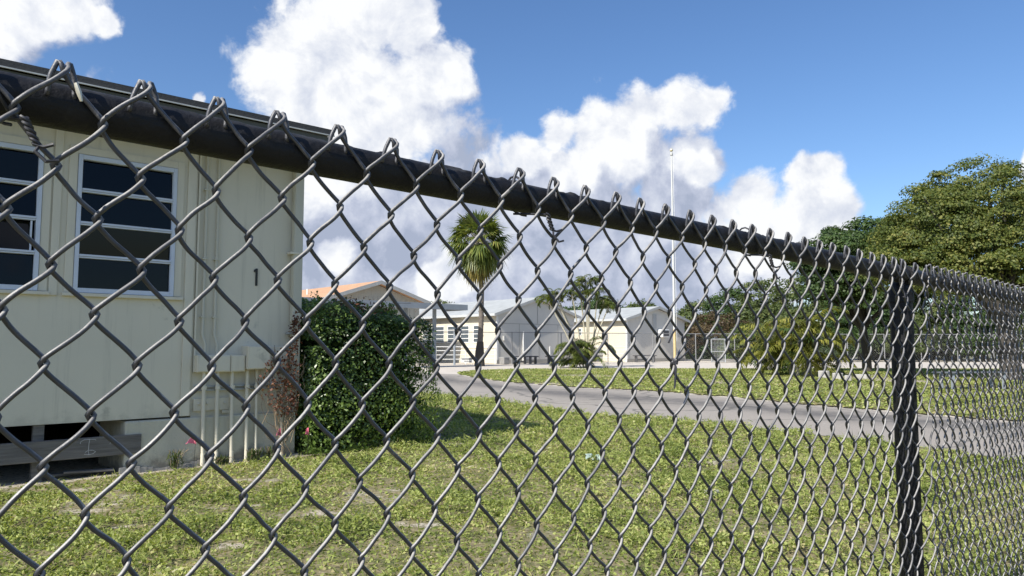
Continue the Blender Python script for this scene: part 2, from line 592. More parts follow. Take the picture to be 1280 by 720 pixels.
def far_ground_material():
    m, t, p = mat('far_ground')
    tc = t.new('ShaderNodeTexCoord').outputs['Object']
    n1 = t.noise(tc, 0.15, 6, 0.6).outputs['Fac']
    n2 = t.noise(tc, 6, 6, 0.7).outputs['Fac']
    g = t.ramp(n2, [(0.3, (0.07, 0.085, 0.028)), (0.7, (0.15, 0.155, 0.06))])
    s = t.ramp(n2, [(0.3, (0.17, 0.15, 0.10)), (0.7, (0.27, 0.24, 0.17))])
    t.link(t.mix(t.smooth(n1, 0.45, 0.6), g, s), p.inputs['Base Color'])
    p.inputs['Roughness'].default_value = 0.95
    return m


def asphalt_material():
    m, t, p = mat('asphalt')
    tc = t.new('ShaderNodeTexCoord').outputs['Object']
    n1 = t.noise(tc, 0.5, 6, 0.6).outputs['Fac']
    n2 = t.noise(tc, 60, 5, 0.7).outputs['Fac']
    n3 = t.noise(tc, 3, 6, 0.7).outputs['Fac']
    at = t.new('ShaderNodeAttribute', attribute_name='track')
    at.attribute_type = 'GEOMETRY'
    old = t.ramp(n2, [(0.3, (0.25, 0.222, 0.188)), (0.7, (0.39, 0.35, 0.298))])
    new = t.ramp(n2, [(0.3, (0.085, 0.078, 0.070)), (0.7, (0.165, 0.152, 0.138))])
    f = t.math('MULTIPLY', at.outputs['Fac'], t.smooth(t.math('ADD', n3, t.math('MULTIPLY', n1, 0.5)), 0.40, 0.85), clamp=True)
    c = t.mix(f, old, new)
    c = t.mix(t.smooth(n3, 0.62, 0.75), c, (0.42, 0.39, 0.34))
    v = t.new('ShaderNodeTexVoronoi', feature='DISTANCE_TO_EDGE')
    wv_ = t.vmath('ADD', tc, t.vmath('SCALE', t.noise(tc, 1.2, 3).outputs['Color'], 0.9))
    t.link(wv_, v.inputs['Vector'])
    v.inputs['Scale'].default_value = 0.35
    crack = t.smooth(v.outputs['Distance'], 0.018, 0.006)
    c = t.mix(t.math('MULTIPLY', crack, 0.6), c, (0.07, 0.068, 0.06))
    t.link(c, p.inputs['Base Color'])
    p.inputs['Roughness'].default_value = 0.9
    b = t.new('ShaderNodeBump')
    b.inputs['Strength'].default_value = 0.4
    b.inputs['Distance'].default_value = 0.01
    t.link(n2, b.inputs['Height'])
    t.link(b.outputs[0], p.inputs['Normal'])
    return m


M['asphalt'] = asphalt_material()
M['pale_pave'] = simple('pale_pavement', (0.54, 0.485, 0.41), 0.9, 0.12, 1.5, bump=0.3, dirt=((0.38, 0.35, 0.30), 0.6, 2.0))


def sheet(name, poly, z, m, kind='structure'):
    mb = MB()
    mb.add([(p[0], p[1], z) for p in poly], [tuple(range(len(poly)))])
    o = mb.build(name, m)
    tag(o, kind=kind)
    return o


sheet('ground', [(-900, -900), (900, -900), (900, 900), (-900, 900)], -0.03, far_ground_material())

near_edge = [(-18.0, 33.0), (-9.0, 22.5)] + [tuple(gnd(px, py)[:2]) for px, py in
             [(530, 491), (540, 492), (590, 497), (649, 505), (737, 518), (830, 524.5), (916, 532), (1043, 545), (1100, 552), (1190, 563), (1280, 576)]] + [(12.0, 4.2), (24.0, 0.5)]
far_edge = [tuple(gnd(px, py)[:2]) for px, py in
            [(572, 467.5), (584, 470.5), (627, 477), (715, 484), (820, 489), (916, 497), (999, 505), (1100, 513), (1190, 521), (1280, 528)]] + [(14.0, 8.6), (26.0, 5.5)]
isl_top = [(34, 33.5)] + [tuple(gnd(px, py)[:2]) for px, py in [(1280, 462), (1100, 461), (900, 461.3), (760, 461), (640, 461.8), (590, 463.5), (572, 465.5)]]
island_poly = far_edge + isl_top
road_poly = near_edge + [(60, -6), (60, 60), (-40, 60), (-40, 45)]


# the drive itself, as a fine strip so that wheel tracks can follow its length
def drive():
    a = np.array(near_edge); b = np.array(far_edge)
    def resample(p, n):
        d = np.r_[0, np.cumsum(np.hypot(*np.diff(p, axis=0).T))]
        s = np.linspace(0, d[-1], n)
        return np.c_[np.interp(s, d, p[:, 0]), np.interp(s, d, p[:, 1])]
    b = np.array([(-24.0, 44.0), (-9.0, 33.0)] + list(map(tuple, b)))
    a3 = resample(a, 160); b3 = resample(b, 160)
    n = 24
    V = []; tr = []
    for i in range(160):
        for j in range(n + 1):
            t_ = j / n
            q = a3[i] * (1 - t_) + b3[i] * t_
            V.append((q[0], q[1], -0.008))
            tr.append(math.exp(-((t_ - 0.62) / 0.17) ** 2))
    F = []
    for i in range(159):
        for j in range(n):
            k = i * (n + 1) + j
            F.append((k, k + n + 1, k + n + 2, k + 1))
    o = mesh_np('road', V, F, M['asphalt'])
    me = o.data
    at_ = me.attributes.new('track', 'FLOAT', 'POINT')
    at_.data.foreach_set('value', np.array(tr, dtype=np.float32))
    tag(o, kind='structure')


drive()
sheet('parking_apron', road_poly, -0.014, M['pale_pave'])

# lawn -------------------------------------------------------
PATCH = [(gnd(390, 641), 0.32, 0.16), (gnd(120, 636), 0.22, 0.14), (gnd(300, 632), 0.25, 0.12), (gnd(60, 612), 0.5, 0.12), (gnd(520, 655), 0.3, 0.12),
         (gnd(759, 594), 0.25, 0.12), (gnd(560, 555), 0.5, 0.10), (gnd(510, 566), 0.35, 0.10), (gnd(610, 548), 0.4, 0.10),
         (gnd(860, 580), 0.35, 0.14), (gnd(1000, 560), 0.5, 0.14), (gnd(700, 585), 0.3, 0.1), (gnd(340, 600), 0.5, 0.09),
         (gnd(150, 660), 0.16, 0.1), (gnd(290, 680), 0.2, 0.08), (gnd(960, 690), 0.15, 0.06)]


def bare(x, y):
    n = fbm(x * 1.1 + 3, y * 1.1 + 7, 3, 5)
    b = sstep(n, 0.63, 0.80) * 0.5
    fine = fbm(x * 7, y * 7, 9, 3)
    for c, rx, ry in PATCH:
        d = ((x - c.x) / rx) ** 2 + ((y - c.y) / (ry * 1.5)) ** 2
        b = np.maximum(b, np.exp(-d) * (0.54 + 1.3 * (fine - 0.5)))
    lx, ly = to_local(x, y)
    # worn soil along the foot of the building and bare ground under it
    b = np.maximum(b, (lx < 0.3) * np.exp(-((ly + 0.02) / 0.14) ** 2) * 0.9)
    b = np.maximum(b, (lx < 0.1) * (ly > 0))
    return b


def lawn_mask(x, y):
    nb = np.array(near_edge)
    poly = [tuple(p) for p in near_edge] + [(24, -12), (-30, -12), (-30, 33)]
    return in_poly(x, y, poly)


def make_lawn():
    st = 0.06
    xs = np.arange(-13, 14, st); ys = np.arange(-2, 24, st)
    X, Y = np.meshgrid(xs, ys)
    X = X + (fbm(X * 3, Y * 3, 5) - .5) * .05
    Z = (fbm(X * 0.6, Y * 0.6, 21, 4) - .5) * 0.04 + (fbm(X * 6, Y * 6, 33, 3) - .5) * 0.018
    Z = np.maximum(Z, -0.006 + 0 * Z)
    jx = (fbm(X * 5, Y * 5, 71) - .5) * 0.35
    keep = lawn_mask(X + jx, Y + jx)
    lx, ly = to_local(X, Y)
    idx = np.arange(X.size).reshape(X.shape)
    k = keep[:-1, :-1] & keep[1:, :-1] & keep[:-1, 1:] & keep[1:, 1:]
    F = np.stack([idx[:-1, :-1], idx[:-1, 1:], idx[1:, 1:], idx[1:, :-1]], -1)[k]
    V = np.stack([X.ravel(), Y.ravel(), Z.ravel()], -1)
    used = np.unique(F)
    remap = np.zeros(len(V), dtype=np.int64); remap[used] = np.arange(len(used))
    o = mesh_np('lawn', V[used], remap[F], M['ground'], smooth=True)
    a = o.data.attributes.new('bare', 'FLOAT', 'POINT')
    a.data.foreach_set('value', bare(V[used][:, 0], V[used][:, 1]).astype(np.float32))
    tag(o, kind='structure')


make_lawn()


def island():
    # the grass island beyond the drive, slightly crowned
    xs = np.arange(-3, 34, 0.16); ys = np.arange(7, 36, 0.16)
    X, Y = np.meshgrid(xs, ys)
    jx = (fbm(X * 3, Y * 3, 71) - .5) * 0.5
    keep = in_poly(X + jx, Y + jx, island_poly)
    idx = np.arange(X.size).reshape(X.shape)
    k = keep[:-1, :-1] & keep[1:, :-1] & keep[:-1, 1:] & keep[1:, 1:]
    F = np.stack([idx[:-1, :-1], idx[:-1, 1:], idx[1:, 1:], idx[1:, :-1]], -1)[k]
    Z = 0.004 + (fbm(X * 0.4, Y * 0.4, 4) - .5) * 0.016
    V = np.stack([X.ravel(), Y.ravel(), Z.ravel()], -1)
    used = np.unique(F)
    remap = np.zeros(len(V), dtype=np.int64); remap[used] = np.arange(len(used))
    o = mesh_np('grass_island', V[used], remap[F], M['ground'], smooth=True)
    b = sstep(fbm(V[used][:, 0] * .35, V[used][:, 1] * .35, 12, 4), .52, .75) * .6
    a = o.data.attributes.new('bare', 'FLOAT', 'POINT')
    a.data.foreach_set('value', b.astype(np.float32))
    tag(o, kind='structure')


island()


# ------------------------------------------------------------------ leaves
def leaf_geo(P, Nrm, L, W, rng, fold=0.18, axis=None):
    """diamond leaves: P centres, Nrm normals, L lengths, W widths"""
    N = len(P)
    Nrm = Nrm / (np.linalg.norm(Nrm, axis=1, keepdims=True) + 1e-9)
    r = rng.normal(size=(N, 3)) if axis is None else axis
    a = r - (r * Nrm).sum(1, keepdims=True) * Nrm
    a /= np.linalg.norm(a, axis=1, keepdims=True) + 1e-9
    b = np.cross(Nrm, a)
    L = np.asarray(L).reshape(-1, 1); W = np.asarray(W).reshape(-1, 1)
    v0 = P - a * L * .5
    v1 = P + b * W * .5 + Nrm * W * fold + a * L * .05
    v2 = P + a * L * .5
    v3 = P - b * W * .5 + Nrm * W * fold + a * L * .05
    V = np.stack([v0, v1, v2, v3], 1).reshape(-1, 3)
    F = np.arange(4 * N).reshape(N, 4)
    return V, F


def merge(parts):
    Vs, Fs, b = [], [], 0
    for V, F in parts:
        Vs.append(V); Fs.append(F + b); b += len(V)
    return np.concatenate(Vs), np.concatenate(Fs)


def scatter_lawn():
    rng = np.random.default_rng(5)
    parts = []
    bands = [(0.9, 2.7, 1800, .024), (2.7, 5, 6800, .0195), (5, 8, 4400, .0235), (8, 12, 2200, .030), (12, 21, 900, .042)]
    for y0, y1, dens, ls in bands:
        hw = 0.8 * y1 + 1.2
        n = int(2 * hw * (y1 - y0) * dens)
        x = rng.uniform(-hw, hw, n); y = rng.uniform(y0, y1, n)
        k = np.abs(x) < 0.8 * y + 1.2
        x, y = x[k], y[k]
        jx = (fbm(x * 5, y * 5, 71) - .5) * 0.5
        k = lawn_mask(x + jx, y + jx)
        x, y = x[k], y[k]
        b = bare(x, y)
        # patchy growth: dense mats of weed between thin thatch
        pat = fbm(x * 2.2, y * 2.2, 51, 4)
        prob = (1 - 0.88 * sstep(b, 0.25, 0.6)) * (0.35 + 0.65 * sstep(pat, 0.36, 0.56))
        k = rng.uniform(size=len(x)) < prob
        x, y, pat = x[k], y[k], pat[k]
        lx, ly = to_local(x, y)
        k = ~((lx < 0.0) & (ly > -0.03))
        x, y, pat = x[k], y[k], pat[k]
        z0 = np.maximum((fbm(x * 0.6, y * 0.6, 21, 4) - .5) * 0.04 + (fbm(x * 6, y * 6, 33, 3) - .5) * 0.018, -.006)
        tuft = sstep(fbm(x * 7, y * 7, 77, 3), .38, .68)
        hgt = (0.003 + 0.075 * tuft * sstep(pat, .35, .65)) * rng.uniform(0.2, 1, len(x))
        P = np.stack([x, y, z0 + hgt], -1)
        Nn = rng.normal(size=(len(x), 3)) * 0.75 + np.array([0, 0, 1.0])
        s = ls * rng.uniform(0.6, 1.35, len(x))
        blade = rng.uniform(size=len(x)) < 0.16
        L = np.where(blade, s * 2.8, s)
        W = np.where(blade, s * 0.22, s * 0.8)
        Nn[blade] = rng.normal(size=(blade.sum(), 3)) * np.array([1, 1, .35])
        P[blade, 2] += s[blade] * 0.8
        parts.append(leaf_geo(P, Nn, L, W, rng))
    # small pale pebbles / dead flowers are part of the mat
    V, F = merge(parts)
    o = mesh_np('grass', V, F, M['leaf_lawn'])
    tag(o, 'low green weedy lawn growing between the fence and the drive', 'grass', kind='stuff')


scatter_lawn()


def scatter_island():
    rng = np.random.default_rng(6)
    n = 240000
    x = rng.uniform(-3, 32, n); y = rng.uniform(8, 35, n)
    k = in_poly(x, y, island_poly) & (np.abs(x) < .8 * y + 2)
    x, y = x[k], y[k]
    b = sstep(fbm(x * .35, y * .35, 12, 4), .52, .75)
    k = rng.uniform(size=len(x)) < 1 - .75 * b
    x, y = x[k], y[k]
    P = np.stack([x, y, 0.03 + rng.uniform(-.02, .01, len(x))], -1)
    Nn = rng.normal(size=(len(x), 3)) * .5 + np.array([0, 0, 1.])
    s = .055 * rng.uniform(.6, 1.3, len(x))
    o = mesh_np('island_grass', *leaf_geo(P, Nn, s, s * .8, rng), M['leaf_lawn'])
    tag(o, 'short dry grass covering the island beyond the drive', 'grass', kind='stuff')


scatter_island()


def crown_points(rng, c, r, nclump, per, csize, lean=0.35, flat=0.75, bottom=-0.35):
    """leaf positions in sub-clumps spread through the outer shell of an ellipsoid"""
    c = np.array(c); r = np.array(r)
    out_p, out_n, cl = [], [], []
    for i in range(nclump):
        while True:
            d = rng.normal(size=3); d /= np.linalg.norm(d)
            if d[2] > bottom: break
        rad = rng.uniform(0.62, 1.0) ** 0.6
        ctr = c + d * r * rad * rng.uniform(.86, 1.04)
        cl.append(ctr)
        k = int(per * rng.uniform(.6, 1.4))
        q = rng.normal(size=(k, 3)); q /= np.linalg.norm(q, axis=1, keepdims=True)
        q[:, 2] = np.abs(q[:, 2]) * 1.0 - 0.25
        cs = csize * rng.uniform(.6, 1.35)
        p = ctr + q * cs * np.array([1, 1, flat]) * rng.uniform(.45, 1.05, (k, 1))
        out_p.append(p)
        out_n.append(q * .8 + d * lean + rng.normal(size=(k, 3)) * .45 + np.array([0, 0, .25]))
    return np.concatenate(out_p), np.concatenate(out_n), cl


def tree(label, cat, base, ellipsoids, leafmat, leaf, nclump, per, csize, trunk_r, seed, group=None, name='broadleaf_tree', limbs=9, bottom=-0.35, lw=.62):
    rng = np.random.default_rng(seed)
    root = empty(name, base, 0, label, cat, group)
    parts = []; clumps = []
    b = np.array(base)
    tot = sum(e[1][0] * e[1][2] for e in ellipsoids)
    for c, r in ellipsoids:
        f = r[0] * r[2] / tot
        p, n, cl = crown_points(rng, np.array(c) - b, r, max(6, int(nclump * f)), per, csize, bottom=bottom)
        s = leaf * rng.uniform(.6, 1.35, len(p))
        parts.append(leaf_geo(p, n, s, s * lw, rng))
        clumps += cl
    mesh_np('crown', *merge(parts), leafmat, root)
    mb = MB()
    e0 = np.array(ellipsoids[0][0]) - b
    topz = e0[2]
    fork = Vector((e0[0] * .25, e0[1] * .25, max(.5, topz * .42)))
    mb.tube([(0, 0, -.1), (0, 0, .15), fork * .5 + Vector((.05, 0, 0)), fork], [trunk_r * 1.5, trunk_r * 1.15, trunk_r, trunk_r * .9], 10, cap=False)
    for i in range(limbs):
        c = Vector(clumps[int(rng.integers(len(clumps)))])
        mid = fork.lerp(c, .5) + Vector((rng.normal() * .2, rng.normal() * .2, .25))
        mb.tube([fork - Vector((0, 0, trunk_r)), fork.lerp(mid, .5), mid, c], [trunk_r * .6, trunk_r * .42, trunk_r * .28, trunk_r * .1], 6, cap=False)
    mb.build('trunk', M['bark'], root, smooth=True)
    return root


# ================================================================== CREAM CLASSROOM (near left)
def near_classroom():
    root = empty('classroom_building', BO, ANG, 'cream portable classroom with louvred windows and the number 1, close by on the left', 'building')
    ww = [(-2.83, -2.105), (-1.872, -1.135), (-3.85, -3.12), (-4.85, -4.12)]     # windows, local x
    z0, z1 = 1.415, 2.495
    # wall: front skin pieces round the window openings
    mb = MB()
    L, D = 9.5, 6.5
    xs = [-L]
    for a, b in sorted(ww): xs += [a, b]
    xs += [-.96]
    th = 0.10
    for i in range(0, len(xs), 2):
        mb.box(xs[i], xs[i + 1], 0, th, .42, 2.93)
    for a, b in ww:
        mb.box(a, b, 0, th, .42, z0)
        mb.box(a, b, 0, th, z1, 2.93)
    mb.box(-.955, 0, 0.012, th, .40, 2.93)      # right hand panel sits a little back
    mb.box(-th, -0.001, th, D, .42, 2.93)
    mb.box(-L, -L + th, th, D, .42, 2.93)
    mb.box(-L, 0, D, D + th, .42, 2.93)
    # gable triangle above end wall
    mb.prism([(0.0, 2.93), (D / 2, 3.50), (D, 2.93)], -th, -.002, 'x')
    mb.prism([(0.0, 2.93), (D / 2, 3.50), (D, 2.93)], -L, -L + th, 'x')
    mb.build('wall', M['siding'], root)
    # floor deck hides the inside from below
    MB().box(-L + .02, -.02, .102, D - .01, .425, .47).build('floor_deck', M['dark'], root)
    # lower joint line and vertical battens
    for x in (-2.005, -2.98, -3.98):
        MB().box(x - .028, x + .028, -.014, -.001, z0 - .03, 2.93).build('batten', M['siding_edge'], root, bevel=.003)
    MB().box(-1.045, -.975, -.016, -.001, .42, 2.93).build('batten', M['siding_edge'], root, bevel=.003)
    MB().box(-.952, -.935, -.010, .011, .78, 2.93).build('batten', M['siding_edge'], root, bevel=.003)
    # roof
    rf = MB()
    EX = .085
    t = .055
    for s in (0, 1):
        def q(y): return y if s == 0 else D - y
        y0_, y1_ = q(-.45), q(D / 2)
        pts = [(y0_, 2.919), (y1_, 3.56), (y1_, 3.56 + t), (y0_, 2.919 + t)]
        rf.prism(pts, -L - .2, EX, 'x')
    rf = rf.build('roof', M['roofdark'], root)
    MB().box(-L - .19, EX - .002, -.462, -.451, 2.911, 2.921).build('drip_edge', M['dripline'], rf)
    fa = MB().box(-L - .19, EX - .03, -.432, -.405, 2.76, 2.905)
    fa.box(-L - .19, EX - .03, -.405, -.001, 2.76, 2.775)
    fa.build('fascia', M['fascia'], rf)
    # windows
    fan = None
    for i, (a, b) in enumerate(ww):
        fr = MB()
        fw = .030
        fr.box(a, a + fw, -.02, .05, z0, z1).box(b - fw, b, -.02, .05, z0, z1)
        fr.box(a + fw, b - fw, -.018, .05, z1 - .036, z1).box(a + fw, b - fw, -.018, .05, z0, z0 + .036)
        zz = [z0 + .036] + [1.70, 1.957, 2.217] + [z1 - .036]
        for z in zz[1:4]:
            fr.box(a + fw + .001, b - fw - .001, -.026, .02, z - .003, z + .013)
            fr.box(a + fw + .001, b - fw - .001, -.020, .02, z - .016, z - .005)
        wobj = fr.build('window', M['frame'], root, bevel=.002)
        for k in range(4):
            g = MB()
            zl, zh = zz[k] + .012 * (k > 0), zz[k + 1] - .015
            if i == 0 and k == 1:       # one louvre stands ajar and mirrors the sky
                g.prism([(-.005, zl), (-.001, zl), (.041, zh), (.037, zh)], a + fw, b - fw - .035, 'x')
            else:
                tl = (.004, -.003, .007, .001, -.005, .003)[(i * 3 + k) % 6]
                g.prism([(.014 - tl, zl), (.018 - tl, zl), (.018 + tl, zh), (.014 + tl, zh)], a + fw, b - fw, 'x')
            g.build('pane', M['glass'], wobj)
        if i == 0:
            MB().box(b - fw - .033, b - fw - .022, -.012, .012, zz[1] + .015, zz[2] - .02).build('louvre_arm', M['frame'], wobj)
        MB().box(a - .07, b + .07, .30, .33, z0 - .1, z1 + .1).box(a - .07, a - .05, .11, .3, z0 - .1, z1 + .1).box(b + .05, b + .07, .11, .3, z0 - .1, z1 + .1).box(a - .05, b + .05, .11, .3, z0 - .12, z0 - .1).box(a - .05, b + .05, .11, .3, z1 + .1, z1 + .12).build('unlit_room_box', M['dark'], wobj)  # near-black box stands in for the unlit room behind the panes
        # casing and sill
        ca = MB()
        ca.box(a - .062, a - .003, -.013, -.001, z0, z1 + .062).box(b + .003, b + .06, -.013, -.001, z0, z1 + .062)
        ca.box(a - .003, b + .003, -.013, -.001, z1 + .003, z1 + .062)
        ca.build('casing', M['siding_edge'], wobj, bevel=.003)
        MB().box(a - .075, b + .075, -.034, -.001, z0 - .030, z0 - .003).build('sill', M['siding_edge'], wobj, bevel=.004)
    # number 1
    MB().prism([(-.440, 1.688), (-.424, 1.701), (-.408, 1.701), (-.408, 1.545), (-.426, 1.545), (-.426, 1.676), (-.440, 1.666)], .002, .011).build('number_one', M['number'], root)
    # conduit run
    for x, top in ((-.885, 2.70), (-.785, 2.66)):
        mb = MB()
        mb.tube([(x, -.010, top), (x, -.010, 1.10), (x + .018, -.030, 1.02), (x + .02, -.032, .90)], .0125, 10)
        for z in (2.35, 1.75, 1.25):
            mb.box(x - .022, x + .022, -.026, .010, z - .006, z + .008)
        mb.build('conduit', M['rust_trim'], root, smooth=True)
    for (x0_, x1_, zb, zt, d) in ((-.945, -.795, .782, .926, .085), (-.791, -.665, .782, .926, .085), (-.661, -.536, .782, .926, .085), (-.530, -.325, .800, 1.003, .13), (-.30, -.12, .80, 1.0, .03)):
        b_ = MB().box(x0_, x1_, -d, .011, zb, zt)
        b_ = b_.build('electrical_box', M['siding_edge'], root, bevel=.004)
        if d > .05:
            MB().box(x0_ + .008, x1_ - .008, -d - .005, -d - .0005, zb + .008, zt - .008).build('box_cover', M['siding'], b_, bevel=.002)
    MB().box(-.93, -.13, -.020, .011, .652, .668).box(-.93, -.13, -.020, .011, .622, .634).build('strut_channel', M['steel'], root)
    pr = random.Random(4)
    for i, x in enumerate((-.873, -.758, -.633, -.498, -.411, -.178)):
        top = .79 if i < 5 else .66
        lean = pr.uniform(-.008, .012) + .012
        mb = MB()
        mb.tube([(x, -.045, top), (x + lean * .3, -.045, .42), (x + lean, -.05, .03)], .0155 if i != 4 else .012, 10)
        mb.tube([(x + lean * .45, -.046, .665), (x + lean * .45, -.046, .635)], .022, 10)
        mb.tube([(x + lean, -.05, .10), (x + lean, -.05, -.01)], .018, 10)
        mb.build('pipe', M['siding_edge'], root, smooth=True)
    mb = MB().box(-.94, -.64, -.012, .011, .455, .56)
    for x in (-.90, -.83, -.74, -.68):
        mb.tube([(x, -.012, .515), (x, -.026, .515)], .009, 8)
    mb.box(-.70, -.635, -.014, .011, .425, .452)
    mb.build('bracket_plate', M['siding'], root, bevel=.003)
    # downspout at corner
    mb = MB()
    mb.box(-.100, -.008, -.075, -.004, 1.22, 2.78)
    mb.box(-.094, -.014, -.070, -.004, .62, 1.22)
    ds = mb.build('downspout', M['rust_trim'], root, bevel=.014)
    for z in (1.86, 1.12):
        MB().box(-.135, .004, -.081, -.003, z - .010, z + .012).build('strap', M['steel'] if z < 1.5 else M['siding_edge'], ds, bevel=.002)
    # foundation block
    fd = MB()
    fd.box(-1.465, -.02, -.018, .75, -.06, .405)
    fd = fd.build('foundation', M['concrete_cream'], root, bevel=.012)
    mb = MB()
    fr = random.Random(2)
    n = 30     # broken footing strip at the foot
    for i in range(n):
        x = -1.50 + 1.50 * i / n
        mb.box(x, x + .0497, -.036 - .008 * math.sin(i * .9) - fr.uniform(0, .004), -.021, -.05, .026 + .016 * math.sin(i * .55 + 1) + fr.uniform(0, .010))
    mb.build('footing', M['concrete'], fd)
    # piers under the far parts
    for x in (-3.4, -5.4, -7.4, -9.2):
        for y in (.5, 2.5, 4.5, 6.2):
            MB().box(x - .15, x + .15, y - .15, y + .15, -.05, .42).build('pier', M['concrete'], root, bevel=.01)
    # skirt on the back and the far end keeps the crawl space dark
    MB().box(-L, 0, D + .02, D + .06, -.05, .42).box(-L - .0, -L + .04, .3, D, -.05, .42).box(-.06, -.02, .76, D, -.05, .40).build('skirt', M['siding'], root)
    for x in (-2.045, -4.6, -7.2):
        MB().box(x - .036, x + .036, .02, .08, -.05, .418).build('stake', M['wood'], root, bevel=.004)
    pl = MB().box(-6.4, -1.345, -.035, .002, .150, .302)
    po = pl.build('skirt_plank', M['wood'], root, bevel=.004)
    # chalk scrawl on the plank
    ck = MB()
    def stroke(pts, r=.0022):
        ck.tube([(x, -.0365, z) for x, z in pts], r, 5)
    stroke([(-1.715, .292), (-1.72, .26), (-1.722, .20), (-1.718, .175)])
    stroke([(-1.78, .262), (-1.775, .278), (-1.755, .288), (-1.72, .289), (-1.68, .286), (-1.672, .279)])
    stroke([(-1.745, .193), (-1.72, .208), (-1.69, .205), (-1.672, .192), (-1.69, .178), (-1.72, .174), (-1.75, .180)])
    ck.build('chalk_mark', M['chalk'], po)
    ck.__init__()
    stroke([(-1.585, .287), (-1.56, .286), (-1.565, .262), (-1.575, .243)])
    ck.build('chalk_mark', M['chalk'], po)
    return root


near_classroom()


def window_fan():
    p = BO + UX * -2.60 + VX * .21
    root = empty('pedestal_fan', (p.x, p.y, 1.43), ANG, 'round caged fan dimly visible behind the leftmost louvred window', 'fan')
    mb = MB()
    n = 32
    for r_ in (.245, .18, .12, .06):
        mb.tube([(r_ * math.cos(2 * math.pi * i / n), -.03 * (1 - r_ / .25), .42 + r_ * math.sin(2 * math.pi * i / n)) for i in range(n + 1)], .0035, 5, cap=False)
    for i in range(24):
        a = 2 * math.pi * i / 24
        mb.tube([(.03 * math.cos(a), -.03, .42 + .03 * math.sin(a)), (.245 * math.cos(a), 0, .42 + .245 * math.sin(a))], .0022, 4)
    mb.build('cage', M['acgrill'], root)
    mb = MB()
    for k in range(3):
        a = k * 2.094 + .4
        mb.add([(0, .02, .42), (.2 * math.cos(a), .01, .42 + .2 * math.sin(a)), (.21 * math.cos(a + .5), .035, .42 + .21 * math.sin(a + .5)), (.12 * math.cos(a + .8), .04, .42 + .12 * math.sin(a + .8))], [(0, 1, 2, 3)])
    mb.build('blade', M['acgrill'], root)
    MB().tube([(0, .03, .42), (0, .03, -.02)], .02, 8).build('stand', M['acgrill'], root)


window_fan()


